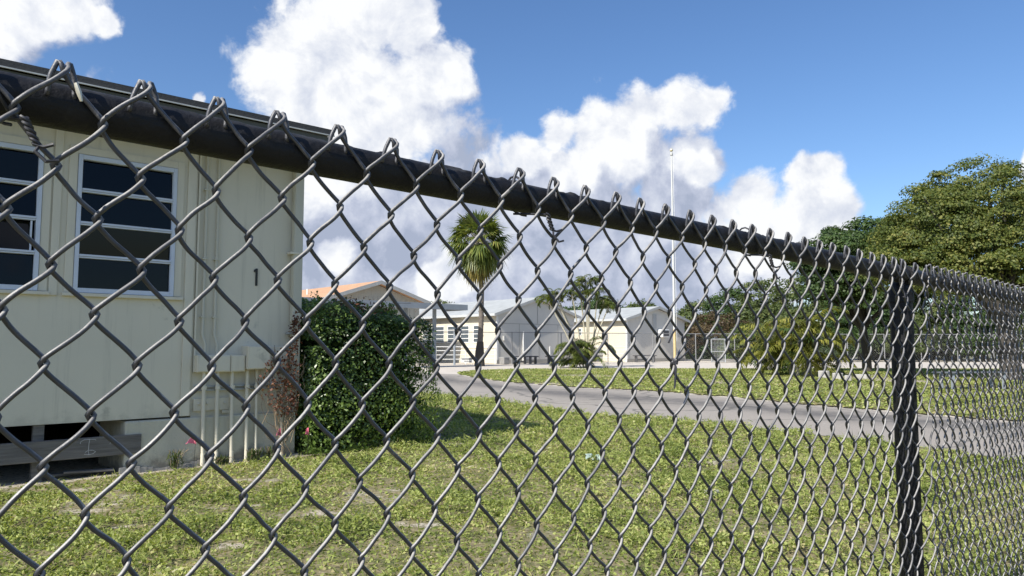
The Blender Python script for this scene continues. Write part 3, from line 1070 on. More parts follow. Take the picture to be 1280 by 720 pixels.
# ------------------------------------------------------------------ hedge bush at the corner
def hedge():
    rng = np.random.default_rng(11)
    root = empty('hedge_bush', BO + UX * .76 + VX * .44, ANG, 'dense boxy green bush at the right hand corner of the cream classroom', 'bush')
    # rounded box, leaves all over its surface with lumps
    n = 46000
    hx, hy, hz = .74, .66, .69
    q = rng.uniform(-1, 1, (n, 3))
    # push to the faces
    ax = rng.choice(3, n, p=[.28, .34, .38])
    sg = np.where(rng.uniform(size=n) < .5, -1, 1)
    q[np.arange(n), ax] = sg * rng.uniform(.86, 1.0, n)
    keep = ~((ax == 2) & (sg < 0))
    q = q[keep]
    # superellipsoid rounding
    nr = (np.abs(q) ** 10).sum(1) ** (1 / 10)
    q = q / nr[:, None] * np.minimum(nr, 1)[:, None]
    lump = fbm(q[:, 0] * 3 + q[:, 2] * 2, q[:, 1] * 3 - q[:, 2] * 2.2, 3, 4) - .5
    q = q * (1 + lump * .22)[:, None] * (1 + rng.normal(size=len(q)) * .02)[:, None]
    P = q * np.array([hx, hy, hz]) + np.array([0, 0, hz])
    P[:, 2] += -.02
    P[:, 2] = np.maximum(P[:, 2], .03)
    # top droops to the right side, ragged
    P[:, 2] -= (P[:, 2] > 1.0) * (P[:, 0] + .1) * .10
    Nn = q + rng.normal(size=q.shape) * .55 + np.array([0, 0, .25])
    s = .030 * rng.uniform(.55, 1.4, len(P))
    parts = [leaf_geo(P, Nn, s, s * .62, rng)]
    # loose shoots on the top with larger bright leaves
    m = 1500
    sx = rng.uniform(-.6, .6, 60); sy = rng.uniform(-.55, .3, 60); sh = rng.uniform(.05, .16, 60)
    k = rng.integers(60, size=m); t_ = rng.uniform(0, 1, m)
    P2 = np.stack([sx[k] + rng.normal(size=m) * .02, sy[k] + rng.normal(size=m) * .02, 1.33 - sx[k] * .1 + t_ * sh[k]], -1)
    s2 = .042 * rng.uniform(.6, 1.2, m)
    parts.append(leaf_geo(P2, rng.normal(size=(m, 3)) + np.array([0, -.2, .5]), s2, s2 * .6, rng))
    mesh_np('foliage', *merge(parts), M['leaf_hedge'], root)
    # dark inner mass of twigs
    mb = MB()
    for i in range(150):
        a = rng.uniform(0, 6.28); r0 = rng.uniform(0, .2)
        e = Vector((rng.uniform(-.6, .6), rng.uniform(-.58, .58), rng.uniform(.2, 1.35)))
        s0 = Vector((r0 * math.cos(a), r0 * math.sin(a), 0))
        mb.tube([s0, s0.lerp(e, .5) + Vector((0, 0, .1)), e], [.012, .007, .003], 5, cap=False)
    mb.build('stem', M['twig'], root)
    # inner fill so the middle is not see-through
    n3 = 9000
    q = rng.uniform(-1, 1, (n3, 3)) * np.array([hx, hy, hz]) * .8 + np.array([0, 0, hz])
    s3 = np.full(n3, .07)
    mesh_np('inner_foliage', *leaf_geo(q, rng.normal(size=(n3, 3)), s3, s3 * .7, rng), M['leaf_dark'], root)
    # dry tangle on its top left
    m = 900
    c = np.array([-.25, -.35, 1.36])
    P4 = c + rng.normal(size=(m, 3)) * np.array([.22, .14, .05])
    s4 = .03 * rng.uniform(.6, 1.3, m)
    dryp = [leaf_geo(P4, rng.normal(size=(m, 3)), s4, s4 * .5, rng)]
    mb = MB()
    for i in range(40):
        a = Vector(c + rng.normal(size=3) * np.array([.22, .14, .04]))
        b = a + Vector(rng.normal(size=3) * np.array([.16, .1, .05]))
        mb.tube([a, a.lerp(b, .5) + Vector((0, 0, .04)), b], .0022, 4, cap=False)
    mbf = MB(); mbf.v = mb.v; mbf.f = [f for f in mb.f if len(f) == 4]
    dryp.append((np.array(mbf.v), np.array(mbf.f)))
    mesh_np('dry_foliage', *merge(dryp), M['leaf_dry'], root)


hedge()


def dry_vine():
    rng = np.random.default_rng(8)
    root = empty('dead_vine', BO + UX * -.12 + VX * -.05, ANG, 'rust brown dead vine clinging to the wall corner beside the bush', 'vine')
    m = 950
    t_ = rng.uniform(0, 1, m) ** 1.1
    x = .03 - .34 * rng.uniform(0, 1, m) ** 1.6 * np.exp(-((t_ - .32) / .38) ** 2)
    z = .42 + t_ * .85
    k = (z < .95) | (x > -.02)
    P = np.stack([x[k] + rng.normal(size=k.sum()) * .02, -.05 - rng.uniform(0, .09, k.sum()), z[k]], -1)
    P[:, 2] += rng.normal(size=len(P)) * .03
    s = .032 * rng.uniform(.5, 1.3, len(P))
    mesh_np('foliage', *leaf_geo(P, rng.normal(size=P.shape) + np.array([0, -.4, 0]), s, s * .6, rng), M['leaf_dry'], root)
    mb = MB()
    for i in range(26):
        x0 = rng.uniform(-.06, .05)
        p = Vector((x0, -.04, rng.uniform(0, .3)))
        pts = [p]
        for j in range(6):
            p = p + Vector((rng.normal() * .05 - .015, rng.normal() * .01, rng.uniform(.06, .16)))
            p.y = min(-.03, max(-.12, p.y)); p.x = min(.14, p.x)
            pts.append(p)
        mb.tube(pts, .0025, 4, cap=False)
    mb.build('stem', M['twig'], root)


dry_vine()


def marker_flag(px, py, label, lean, size=1.0):
    p = BO + UX * px + VX * py
    root = empty('marker_flag', p, ANG, label, 'marker flag', 'pink marker flags along the foundation')
    MB().tube([(0, 0, -.02), (lean * .5, 0, .14), (lean, 0, .27)], .0016, 5).build('wire_stake', M['number'], root)
    h = .27
    mb = MB()
    n = 6
    vs = []
    for i in range(n + 1):
        t_ = i / n
        x = lean - .085 * t_ * size
        vs += [(x, .012 * math.sin(5 * t_), h - .012 * t_ - .05 * t_ * t_), (x + .004, .012 * math.sin(5 * t_ + .4), h - .072 + .028 * t_ - .01 * t_ * t_)]
    mb.add(vs, [(2 * i, 2 * i + 1, 2 * i + 3, 2 * i + 2) for i in range(n)])
    f = mb.build('flag', M['pink'], root)
    f.modifiers.new('solid', 'SOLIDIFY').thickness = .0012


marker_flag(-.975, -.16, 'small pink marker flag before the foundation, left of the conduits', .012)
marker_flag(-.19, -.10, 'small pink marker flag in front of the rightmost pipe', -.01, .6)
marker_flag(.0, -.22, 'drooping pink marker flag between the wall corner and the bush', .01, .5)


# ================================================================== CHAIN LINK FENCE (foreground)
FO = Vector((0, 1.04, 0))
FANG = R(90 - 47.8)
FU = Vector((math.cos(FANG), math.sin(FANG), 0))
FV = Vector((-math.sin(FANG), math.cos(FANG), 0))
PIT = 0.0715
HD = 0.0905
S0 = -0.556
GRADE = -0.0140


def fence():
    root = empty('chain_link_fence', FO, FANG, 'black vinyl coated chain link fence with round top rail, right in front', 'fence')
    rng = np.random.default_rng(3)
    wr = 0.00242

    def zpeak(s): return 1.2480 + GRADE * s

    def wires(k0, k1, npp, sides, name):
        ks = np.arange(k0, k1)
        nrow = 14
        th = np.linspace(0, 2 * np.pi * nrow - np.pi, int(npp * (nrow - .5)) + 1)   # phase from top peak
        par = (ks % 2)                       # 0: starts at left bend, falls to the right
        ph = th[None, :] + np.where(par == 0, 0, np.pi)[:, None]
        A = PIT / 4 + wr * 1.15
        cw = 0.990
        f = np.arcsin(cw * np.cos(ph)) / math.asin(cw)
        s = S0 + (ks[:, None] + .5) * PIT / 2 - A * f
        g = np.tanh(1.7 * np.sin(ph)) / math.tanh(1.7)
        y = (wr + .0034) * g
        z = -HD * th[None, :] / (2 * np.pi) + 0 * ph
        # vertical kink at each bend
        z = z - HD * 0.006 * np.sin(2 * ph)
        # hooks at the top: prepend points
        hk = 9
        hs = np.zeros((len(ks), hk)); hy = np.zeros((len(ks), hk)); hz = np.zeros((len(ks), hk))
        base_s = s[:, :1]
        for i in range(hk):
            u_ = 1 - i / hk      # 1 at free end -> 0 near the peak
            # "/" wires (odd) hook over to the right and back; "\\" wires (even) hook over to the left and back
            a = u_ * math.pi * 1.0
            w_ = 0.0080
            sx = w_ * (1 - math.cos(min(a, math.pi / 2 * 1.2))) * .85
            hz_ = .0055 * math.sin(min(a * 1.6, math.pi)) - max(0, u_ - .35) * .040
            hs[:, i] = (base_s[:, 0] + np.where(par == 1, 1, -1) * sx)
            hy[:, i] = np.where(par == 1, .0035 + .0075 * math.sin(min(a, math.pi / 2)), .0005 + .006 * u_ + .0035 * 0)
            hz[:, i] = hz_ + np.where(par == 1, .002, .0)
        s = np.concatenate([hs, s], 1); y = np.concatenate([hy, y], 1); z = np.concatenate([hz, z], 1)
        # shared irregularities of the woven fabric
        s2 = s + (fbm(s * 9 + 40, z * 9 + 10, 5, 2) - .5) * .013 + (fbm(s * 30, z * 26 + 10, 6, 2) - .5) * .0055
        z2 = z + (fbm(s * 9 + 80, z * 9 + 30, 7, 2) - .5) * .013 * np.clip(-z / .1 + .4, 0, 1)
        y2 = y + (fbm(s * 2.2 + 10, z * 2.5 + 30, 8, 2) - .5) * .014 * np.clip(-z / .15, 0, 1)
        # beyond the post a second roll, woven the other way round and stretched less
        roll = s2[:, hk:hk + 1] > 1.565
        s2 = np.where(roll, 1.565 + (s2 - 1.565) * .885, s2)
        y2 = np.where(roll, -y2, y2)
        # the fabric is bunched together where two rolls meet at the post
        s2 = s2 + .014 * np.exp(-((s - 1.55) / .05) ** 2) - .012 * np.exp(-((s - 1.46) / .04) ** 2)
        z2 = z2 + zpeak(s2)
        P = np.stack([s2, y2, z2], -1)          # wires, points, 3
        Tn = np.gradient(P, axis=1); Tn /= np.linalg.norm(Tn, axis=2, keepdims=True) + 1e-12
        W_, K_ = P.shape[:2]
        nn = np.zeros_like(P)
        cur = np.cross(Tn[:, 0], np.array([.3, 1, .2])); cur /= np.linalg.norm(cur, axis=1, keepdims=True)
        for i in range(K_):
            cur = cur - (cur * Tn[:, i]).sum(1, keepdims=True) * Tn[:, i]
            cur /= np.linalg.norm(cur, axis=1, keepdims=True)
            nn[:, i] = cur
        bb = np.cross(Tn, nn)
        an = np.arange(sides) * 2 * np.pi / sides
        ring = P[:, :, None, :] + wr * (nn[:, :, None, :] * np.cos(an)[None, None, :, None] + bb[:, :, None, :] * np.sin(an)[None, None, :, None])
        V = ring.reshape(-1, 3)
        idx = np.arange(W_ * K_ * sides).reshape(W_, K_, sides)
        nx = np.roll(idx, -1, axis=2)
        F = np.stack([idx[:, :-1], nx[:, :-1], nx[:, 1:], idx[:, 1:]], -1).reshape(-1, 4)
        # end cap at the hooks (quads, sides must be even)
        e = idx[:, 0]
        caps = []
        for j in range(1, sides - 2, 2):
            caps.append(np.stack([e[:, 0], e[:, j + 2], e[:, j + 1], e[:, j]], -1))
        F = np.concatenate([F] + caps)
        return V, F
    a = wires(-30, 70, 26, 8, 'near')
    b = wires(70, 262, 16, 6, 'far')
    V, F = merge([a, b])
    mesh_np('wire_mesh', V, F, M['wire'], root, smooth=True)

    # top rail with a crusty, peeling upper side
    rr = .0215
    ry = wr * 2 + .0040 + rr
    n = 40
    ss = np.arange(-1.9, 8.5, .004)
    ang = np.arange(n) * 2 * np.pi / n
    S, A_ = np.meshgrid(ss, ang, indexing='ij')
    up = np.clip(np.sin(A_), 0, 1)
    crust = sstep(fbm(S * 60, A_ * 3, 4, 3), .50, .72) * sstep(fbm(S * 5, A_ * .7, 9, 3), .35, .60)
    rad = rr + crust * .0030 * sstep(up, .60, .95) + (fbm(S * 12, A_ * 2, 2, 2) - .5) * .0004
    zc = lambda s: 1.2205 + GRADE * s + .0016 * np.sin(s * 2.0)
    V = np.stack([S, ry + rad * np.cos(A_), zc(S) + rad * np.sin(A_)], -1).reshape(-1, 3)
    idx = np.arange(len(ss) * n).reshape(len(ss), n)
    nx = np.roll(idx, -1, axis=1)
    F = np.stack([idx[:-1], idx[1:], nx[1:], nx[:-1]], -1).reshape(-1, 4)
    mesh_np('top_rail', V, F, M['rail'], root, smooth=True)

    # posts with loop caps
    for s in (-1.54, 1.515, 4.57, 7.62):
        zt = float(zc(s))
        pr = .0300
        mb = MB()
        mb.tube([(s, ry + .012, -.1), (s, ry + .012, zt - .055)], pr, 28)
        po = mb.build('post', M['rail'], root, smooth=True)
        mb = MB()
        mb.tube([(s, ry + .012, zt - .075), (s, ry + .012, zt - .05), (s, ry + .008, zt - .030), (s, ry, zt - .02)], [.0335, .0335, .030, .018], 24)
        m_ = 20
        pts = [(s, ry + .026 * math.cos(2 * math.pi * i / m_), zt + .026 * math.sin(2 * math.pi * i / m_)) for i in range(m_ + 1)]
        mb.tube([(s - .012, ry, zt), (s + .012, ry, zt)], .0275, 24)
        mb.build('loop_cap', M['rail'], po, smooth=True)

    # tie wires: over the rail, twisted together below it
    def tie(s, flip=1, core=False, big=1.0):
        zt = float(zc(s)); tr = .0017
        mb = MB()
        pts = []
        # comes up the front from the twist, over the top and down the back
        m_ = 22
        for i in range(m_ + 1):
            a = -2.2 + (4.4 + 1.3) * i / m_       # angle around the rail; front is pi
            t_ = i / m_
            ang = math.pi + 1.1 - (2 * math.pi - .6) * t_
            r_ = rr + tr + .0015 + .006 * math.exp(-((ang - math.pi / 2) / .5) ** 2)
            pts.append((s - flip * (.030 * math.sin(math.pi * t_)), ry + r_ * math.cos(ang), zt + r_ * math.sin(ang)))
        mb.tube(pts, tr, 7)
        # twist
        kx = s + .004; kz = zt - rr - .014
        for q in (0, math.pi):
            tw = []
            for i in range(22):
                a = q + i * .75
                tw.append((kx +   .0024 * math.cos(a) + i * .0005 * flip, -.006 + .0024 * math.sin(a), kz + .010 - i * .0011))
            e = tw[-1]
            if q == 0:
                tw += [(e[0] + .012 * flip * big, e[1] - .003, e[2] - .002), (e[0] + .024 * flip * big, e[1] - .006, e[2] + .001)]
            else:
                tw += [(e[0] - .004 * flip, e[1] - .004, e[2] - .012 * big), (e[0] + .004 * flip, e[1] - .008, e[2] - .026 * big), (e[0] + .014 * flip, e[1] - .007, e[2] - .022 * big)]
            mb.tube(tw, tr, 6)
        # strand running from twist under the rail to the back
        mb.tube([(kx, -.006, kz + .008), (kx - .018 * flip, .01, kz + .009), (s - flip * .03, ry, zt - rr - .004)], tr, 6)
        t = mb.build('tie_wire', M['tie'], root, smooth=True)
        if core:
            MB().tube([(-.548, -.010, zpeak(s) - .016), (-.5455, -.011, zpeak(s) - .024), (-.543, -.0105, zpeak(s) - .032)], [.0019, .0025, .0012], 7).build('bare_end', M['tie_core'], t, smooth=True)
    tie(-.590, 1, True, .6)
    tie(.060, 1, False, .7)
    tie(.700, 1)
    tie(1.40, -1)
    tie(2.0, 1)
    tie(2.65, 1)

    # leftover pieces of tie wire caught in the fabric
    def scrap(s, z, seedv, big=1.0):
        r_ = random.Random(seedv)
        mb = MB()
        for q in range(3):
            pts = []
            for i in range(16):
                a = i * .8 + q * 2.1
                pts.append((s + .0035 * math.cos(a) + r_.uniform(-.001, .001), -.004 + .005 * math.sin(a), z + .005 - i * .0006))
            mb.tube(pts, .0014, 6)
        mb.tube([(s, -.008, z), (s + .018 * big, -.012, z + .012), (s + .03 * big, -.014, z + .022)] if big > 0 else [(s, -.008, z), (s - .018, -.012, z - .012), (s - .034, -.014, z - .022)], .0016, 5)
        mb.tube([(s - .003, -.008, z - .004), (s - .010, -.012, z - .022), (s - .013, -.012, z - .045), (s - .009, -.012, z - .030), (s - .004, -.01, z - .008)], .0016, 5)
        mb.build('tie_wire', M['tie'], root, smooth=True)
    d = pix_dir(841, 452)
    s_, z_ = fence_hit(841, 452)
    scrap(s_, z_, 1)
    s_, z_ = fence_hit(836, 418)
    mb = MB()
    mb.tube([(s_, -.007, z_), (s_ - .02, -.014, z_ - .014)], .0017, 5)
    mb.tube([(s_, -.007, z_), (s_ + .012, -.008, z_ + .012)], .0017, 5)
    mb.build('tie_wire', M['tie'], root, smooth=True)


def fence_hit(px, py):
    d = pix_dir(px, py)
    # plane through FO with normal FV
    t_ = (FO.x * FV.x + FO.y * FV.y) / (d.x * FV.x + d.y * FV.y)
    P = Vector((d.x * t_, d.y * t_, CAM_H + d.z * t_))
    return (P - FO).dot(FU), P.z


fence()


# ================================================================== FAR BUILDINGS
def gable_room(name, label, corner, s, length, eave, apex, wallm, gablem, roofm, trim, over=.35, front_over=.24, side_windows=(), cat='building', roof_t=.10, panel=True):
    root = empty(name, corner, ANG, label, cat)
    th = .12
    mb = MB()
    mb.box(0, th, th, length, 0, eave).box(s - th, s, th, length, 0, eave).box(th, s - th, length - th, length, 0, eave)
    mb.build('side_wall', wallm, root)
    mb = MB()
    mb.prism([(0, 0), (s, 0), (s, eave), (s / 2, apex - .05), (0, eave)], 0, th - .002, 'y')
    mb.build('gable_wall', gablem, root)
    sl = (apex - eave) / (s / 2)
    mb = MB()
    for sg in (0, 1):
        def q(x): return x if sg == 0 else s - x
        e = q(-over); r_ = q(s / 2)
        ze = eave - over * sl
        mb.prism([(e, ze), (r_, apex), (r_, apex + roof_t), (e, ze + roof_t)], -front_over, length + .3, 'y')
    rf = mb.build('roof', roofm, root)
    mb = MB()
    for sg in (0, 1):
        def q(x): return x if sg == 0 else s - x
        e = q(-over - .02); r_ = q(s / 2)
        ze = eave - (over + .02) * sl
        mb.prism([(e, ze - .06), (r_, apex - .06), (r_, apex + roof_t + .01), (e, ze + roof_t + .01)], -front_over - .03, -front_over - .002, 'y')
    mb.build('rake_trim', trim, rf)
    MB().box(-over - .05, -over - .02, -front_over, length + .3, eave - over * sl - .04, eave - over * sl + roof_t).build('gutter', M['dripline'] if roofm is M['farroof'] else trim, rf)
    if panel:
        mb = MB()
        mb.box(s / 2 - .02, s / 2 + .02, -.012, -.001, eave * .82, apex - .15)
        mb.box(.1, s - .1, -.012, -.001, eave * .80, eave * .80 + .03)
        for x in (s * .27, s * .52, s * .77):
            mb.box(x - .015, x + .015, -.010, -.001, .1, eave * .80 - .01)
        mb.build('panel_seam', M['farseam'], root)
    for (y0, y1, z0, z1, k) in side_windows:
        f = MB()
        f.box(-.03, -.002, y0, y0 + .05, z0, z1).box(-.03, -.002, y1 - .05, y1, z0, z1)
        f.box(-.03, -.002, y0 + .05, y1 - .05, z1 - .05, z1).box(-.03, -.002, y0 + .05, y1 - .05, z0, z0 + .05)
        for i in range(1, k):
            z = z0 + (z1 - z0) * i / k
            f.box(-.035, -.003, y0 + .051, y1 - .051, z - .02, z + .02)
        wobj = f.build('window', M['whitepaint'], root)
        MB().box(-.012, -.001, y0 + .05, y1 - .05, z0 + .05, z1 - .05).build('pane', M['farglass'], wobj)
    return root


def side_local(corner, px):
    """how far along a side wall (direction VX) a picture column falls"""
    r_ = (px - 640) / FPX / math.cos(PITCH)
    # corner.x + VX.x t = r (corner.y + VX.y t)
    return (r_ * corner.y - corner.x) / (VX.x - r_ * VX.y)


c2 = gnd(621, 454.6)
pairs = [(529, 541), (545, 556), (560, 571), (576, 587), (592, 602)]
sw = []
for a, b in pairs:
    y1_, y0_ = side_local(c2, a), side_local(c2, b)
    sw.append((y0_, y1_, 1.22, 2.28, 4))
y_ = side_local(c2, 519)
sw.append((y_, y_ + .9, 1.22, 2.28, 4))
b2 = gable_room('classroom_building', 'cream classroom with a row of louvred windows and grey roof behind the tall fan palm', c2, 6.6, 13.5, 2.92, 3.92,
                M['farwall'], M['fargable'], M['farroof'], M['greytrim'], side_windows=sw)
MB().box(-.05, .09, -.03, -.003, .05, 2.80).build('corner_board', M['whitepaint'], b2)
MB().box(-.045, -.001, -.001, 13.4, .92, 1.00).build('wall_ledge', M['whitepaint'], b2)
MB().box(-.02, 6.62, -.03, -.002, 0, .22).build('plinth', M['farseam'], b2)
MB().box(.45, .60, -.14, -.004, 1.35, 1.62).build('meter_box', M['greytrim'], b2)
MB().tube([(2.05, -.06, .1), (2.05, -.06, 1.9)], .04, 8).build('pipe', M['whitepaint'], b2)
MB().tube([(4.3, -.06, .1), (4.3, -.06, 1.0)], .03, 8).build('pipe', M['whitepaint'], b2)

c3 = gnd(784, 452.4)
b3 = gable_room('classroom_building', 'pale classroom with a wall air conditioner high in its gable, just left of the flagpole', c3, 6.4, 13.0, 2.80, 3.62,
                M['farwall'], M['fargable'], M['farroof'], M['greytrim'], side_windows=[(side_local(c3, 727), side_local(c3, 722.5), 1.75, 2.25, 2)], panel=False)
MB().box(-.04, .09, -.03, -.003, .05, 2.70).build('corner_board', M['whitepaint'], b3)
MB().box(2.75, 3.12, -.05, -.003, 1.9, 3.15).build('vent_panel', M['greytrim'], b3)
ac = MB().box(3.25, 4.0, -.45, -.003, 1.62, 2.15).build('air_conditioner', M['whitepaint'], b3, bevel=.02)
MB().box(3.32, 3.93, -.462, -.452, 1.69, 2.08).build('grille', M['acgrill'], ac)
MB().box(-.02, 6.42, -.03, -.002, 0, .2).build('plinth', M['farseam'], b3)

# tan roofed building behind the walkway
c4 = at_depth(410, 440, 40.0); c4.z = 0
b4 = gable_room('school_building', 'building with a tan orange shingle roof and grey gable behind the bush', c4, 5.9, 13.0, 3.62, 4.55,
                M['greygable'], M['greygable'], M['orangeroof'], M['greytrim'], over=.45, front_over=.5, panel=False, roof_t=.14)
MB().tube([(1.0, 4.5, 3.7), (1.0, 4.5, 4.4)], .05, 8).build('vent_pipe', M['whitepaint'], b4)
mb = MB()
for i in range(18):
    x = .25 + i * .31
    mb.box(x, x + .025, -.010, -.001, .1, 3.6 + .25 * (1 - abs(x - 2.95) / 2.95))
mb.build('board_seam', M['farseam'], b4)


def walkway():
    k = .864
    p = Vector((-3.17 * k, 44.0 * k, 0))
    root = empty('covered_walkway', p, ANG, 'flat grey covered walkway roof on slim posts in front of the tan roofed building', 'canopy')
    rf = MB().box(-12 * k, -.3, -.95, .95, 2.90, 3.04).build('roof_slab', M['canopy'], root)
    MB().box(-12.05 * k, -.25, -1.01, -.952, 2.80, 3.07).box(-.248, -.20, -1.01, 1.01, 2.80, 3.07).build('fascia', M['canopy'], rf)
    for x in (-11.2, -8.5, -5.08, -3.73, -1.75):
        MB().box(x * k - .075, x * k + .075, -.075, .075, 0, 2.9).build('post', M['canopy'], root, bevel=.01)


walkway()


# ramp railings in front of the rooms
def railing(p0, p1, label):
    p0, p1 = Vector(p0), Vector(p1)
    L = (p1 - p0).length
    root = empty('ramp_railing', p0, math.atan2(p1.y - p0.y, p1.x - p0.x), label, 'railing', 'white railings before the classrooms')
    for x in np.linspace(0, L, max(2, int(L / 1.1))):
        MB().tube([(x, 0, 0), (x, 0, .98)], .028, 8).build('post', M['whitepaint'], root)
    mb = MB()
    for z in (.28, .52, .76, .98):
        mb.tube([(0, 0, z), (L, 0, z)], .022, 8)
    mb.build('rail', M['whitepaint'], root)


railing(gnd(545, 455.4), gnd(619, 455.0), 'low white railing under the classroom windows behind the tall fan palm')
railing(gnd(737, 453.2), gnd(783, 452.9), 'low white railing beside the pale classroom with the air conditioner')


# small items at the foot of the far gables
def bench(px, py, w_, label, h=.45):
    p = gnd(px, py)
    root = empty('bench', p, ANG * .35, label, 'bench', 'dark benches against the far classroom wall')
    MB().box(-w_ / 2, w_ / 2, -.2, .2, h - .06, h).build('seat', M['acgrill'], root, bevel=.01)
    for x in (-w_ / 2 + .12, w_ / 2 - .17):
        MB().box(x, x + .06, -.17, .17, 0, h - .061).build('leg', M['acgrill'], root)
    MB().box(-w_ / 2 + .2, w_ / 2 - .2, -.02, .02, .12, .18).build('stretcher', M['acgrill'], root)


bench(649, 455.0, .95, 'dark bench at the gable foot, nearest the white corner board')
bench(666, 454.7, .6, 'shorter dark bench right of the white corner board, at the middle of the gable')
bench(691, 454.3, .8, 'dark bench at the gable foot beside the clump of slender palms')
bench(806, 452.6, 1.5, 'dark bench below the gable with the air conditioner')
p = gnd(630.5, 455.3)
ut = empty('utility_cabinet', p, ANG, 'low grey cabinet at the white corner board of the windowed classroom', 'cabinet')
MB().box(-.2, .2, -.2, .2, 0, .36).build('body', M['concrete'], ut, bevel=.01)
MB().box(-.22, .22, -.22, .22, .362, .40).build('lid', M['greytrim'], ut, bevel=.01)


# ------------------------------------------------------------------ far fence
def far_fence():
    pts = [gnd(498, 456.8), gnd(568, 456.2), gnd(640, 455.6), gnd(760, 454.4), gnd(870, 453.3), gnd(1060, 452.6), gnd(1420, 452.0)]
    root = empty('chain_link_fence', pts[0], 0, 'tall grey chain link fence in front of the far classrooms and trees', 'fence')
    H = 1.78
    o0 = pts[0]
    Vs = []; Fs = []; b = 0
    rails = MB()
    posts_px = [gnd(x, 0 * x + 455) for x in ()]
    for i in range(len(pts) - 1):
        a, c = pts[i] - o0, pts[i + 1] - o0
        L = (c - a).length; u_ = (c - a).normalized()
        rails.tube([a + Vector((0, 0, H)), c + Vector((0, 0, H))], .024, 6)
        n = int(L / .11)
        for sgn in (1, -1):
            for j in range(-int(H / .11), n + int(H / .11)):
                x0 = j * .11; x1 = x0 + H * .8
                z0, z1 = (0.04, H)
                if x0 < 0: z0 = z0 + (-x0 / (x1 - x0)) * (z1 - z0); x0 = 0
                if x1 > L: z1 = z0 + (L - x0) / (x1 - x0) * (z1 - z0); x1 = L
                if x0 >= L or x1 <= 0 or x1 - x0 < .02: continue
                if sgn < 0:
                    x0, x1 = L - x0, L - x1
                A_ = a + u_ * x0 + Vector((0, 0, z0)); B_ = a + u_ * x1 + Vector((0, 0, z1))
                w_ = .0032
                nrm = Vector((-u_.y, u_.x, 0)) * w_; up = Vector((u_.x * -.6, u_.y * -.6, .8)) * w_
                q = [A_ + nrm, A_ + up, A_ - nrm, B_ + nrm, B_ + up, B_ - nrm]
                Vs += [tuple(v) for v in q]
                Fs += [(b, b + 1, b + 4, b + 3), (b + 1, b + 2, b + 5, b + 4), (b + 2, b, b + 3, b + 5)]
                b += 6
        k = max(1, round(L / 2.6))
        for j in range(k):
            q = a.lerp(c, j / k)
            big = (i == 1 and j == 0)
            MB().tube([q + Vector((0, 0, -.05)), q + Vector((0, 0, H + .03))], .06 if big else .03, 8).build('post', M['canopy'] if big else M['farfence'], root)
    rails.build('top_rail', M['farfence'], root)
    mesh_np('wire_mesh', Vs, Fs, M['farfence'], root)


far_fence()


def gate_panel(px0, px1, pytop, pybot, label, low=0.5):
    a = gnd(px0, pybot) ; b_ = gnd(px1, pybot)
    a.y -= .5; b_.y -= .5
    L = (b_ - a).length
    root = empty('fence_gate', a, math.atan2(b_.y - a.y, b_.x - a.x), label, 'gate', 'pale framed gates in the far fence')
    h = CAM_H + (433 - pytop) / FPX * a.y
    fr = MB()
    for x in (0, L): fr.tube([(x, 0, 0), (x, 0, h)], .035, 8)
    for z in (.08, h * .48, h): fr.tube([(0, 0, z), (L, 0, z)], .03, 8)
    fr.build('frame', M['steel'], root)
    pn = MB()
    n = int(L / .09)
    for i in range(1, n):
        pn.tube([(L * i / n, 0, .08), (L * i / n, 0, h)], .006, 4)
    for i in range(1, int(h / .09)):
        pn.tube([(0, 0, i * .09), (L, 0, i * .09)], .006, 4)
    pn.build('infill', M['steel'], root)


gate_panel(887, 904, 424, 453, 'pale framed gate in the far fence before the rust brown shrub')
gate_panel(934, 952, 424, 452.6, 'pale framed gate in the far fence, the one further right')


# small sign hung on the railing
p = gnd(584, 455.6)
sg = empty('fence_sign', (p.x, p.y - .1, 0), 0, 'small white sign with dark unreadable lettering low on the far fence', 'sign')
MB().box(-.36, .36, -.01, .01, .10, .38).build('board', M['whitepaint'], sg)
mb = MB()
rr_ = random.Random(6)
x = -.30
while x < .27:
    w_ = rr_.uniform(.03, .05)
    mb.box(x, x + w_, -.014, -.0105, .27, .34)
    x += w_ + .014
x = -.15
while x < .24:
    w_ = rr_.uniform(.02, .035)
    mb.box(x, x + w_, -.014, -.0105, .16, .20)
    x += w_ + .012
mb.build('lettering', M['number'], sg)


# ------------------------------------------------------------------ flagpole
def flagpole():
    p = gnd(844, 468.5)
    root = empty('flagpole', p, 0, 'tall bare white flagpole with a gold ball on the grass island', 'flagpole')
    top = CAM_H + (433 - 184) / FPX * p.y * 1.008
    MB().tube([(0, 0, 0), (0, 0, 1.6)], [.050, .048], 16).build('lower_section', M['pole_base'], root, smooth=True)
    MB().tube([(0, 0, 1.6), (0, 0, top * .6), (0, 0, top - .25)], [.046, .038, .027], 16).build('shaft', M['pole'], root, smooth=True)
    mb = MB().tube([(0, 0, top - .25), (0, 0, top - .19), (0, 0, top - .12)], [.05, .055, .02], 12)
    mb.build('truck', M['greytrim'], root, smooth=True)
    mb = MB()
    r_ = .06; n = 10
    mb.tube([(0, 0, top - .06 - r_ * math.cos(math.pi * i / n)) for i in range(n + 1)], [max(.002, r_ * math.sin(math.pi * i / n)) for i in range(n + 1)], 16)
    mb.build('ball', M['gold'], root, smooth=True)
    MB().tube([(0.075, -.02, 1.2), (.07, -.02, top * .5), (.05, -.01, top - .22)], .006, 5).build('halyard', M['whitepaint'], root)
    MB().tube([(0, 0, -.02), (0, 0, .05)], .14, 16).build('collar', M['concrete'], root)


flagpole()


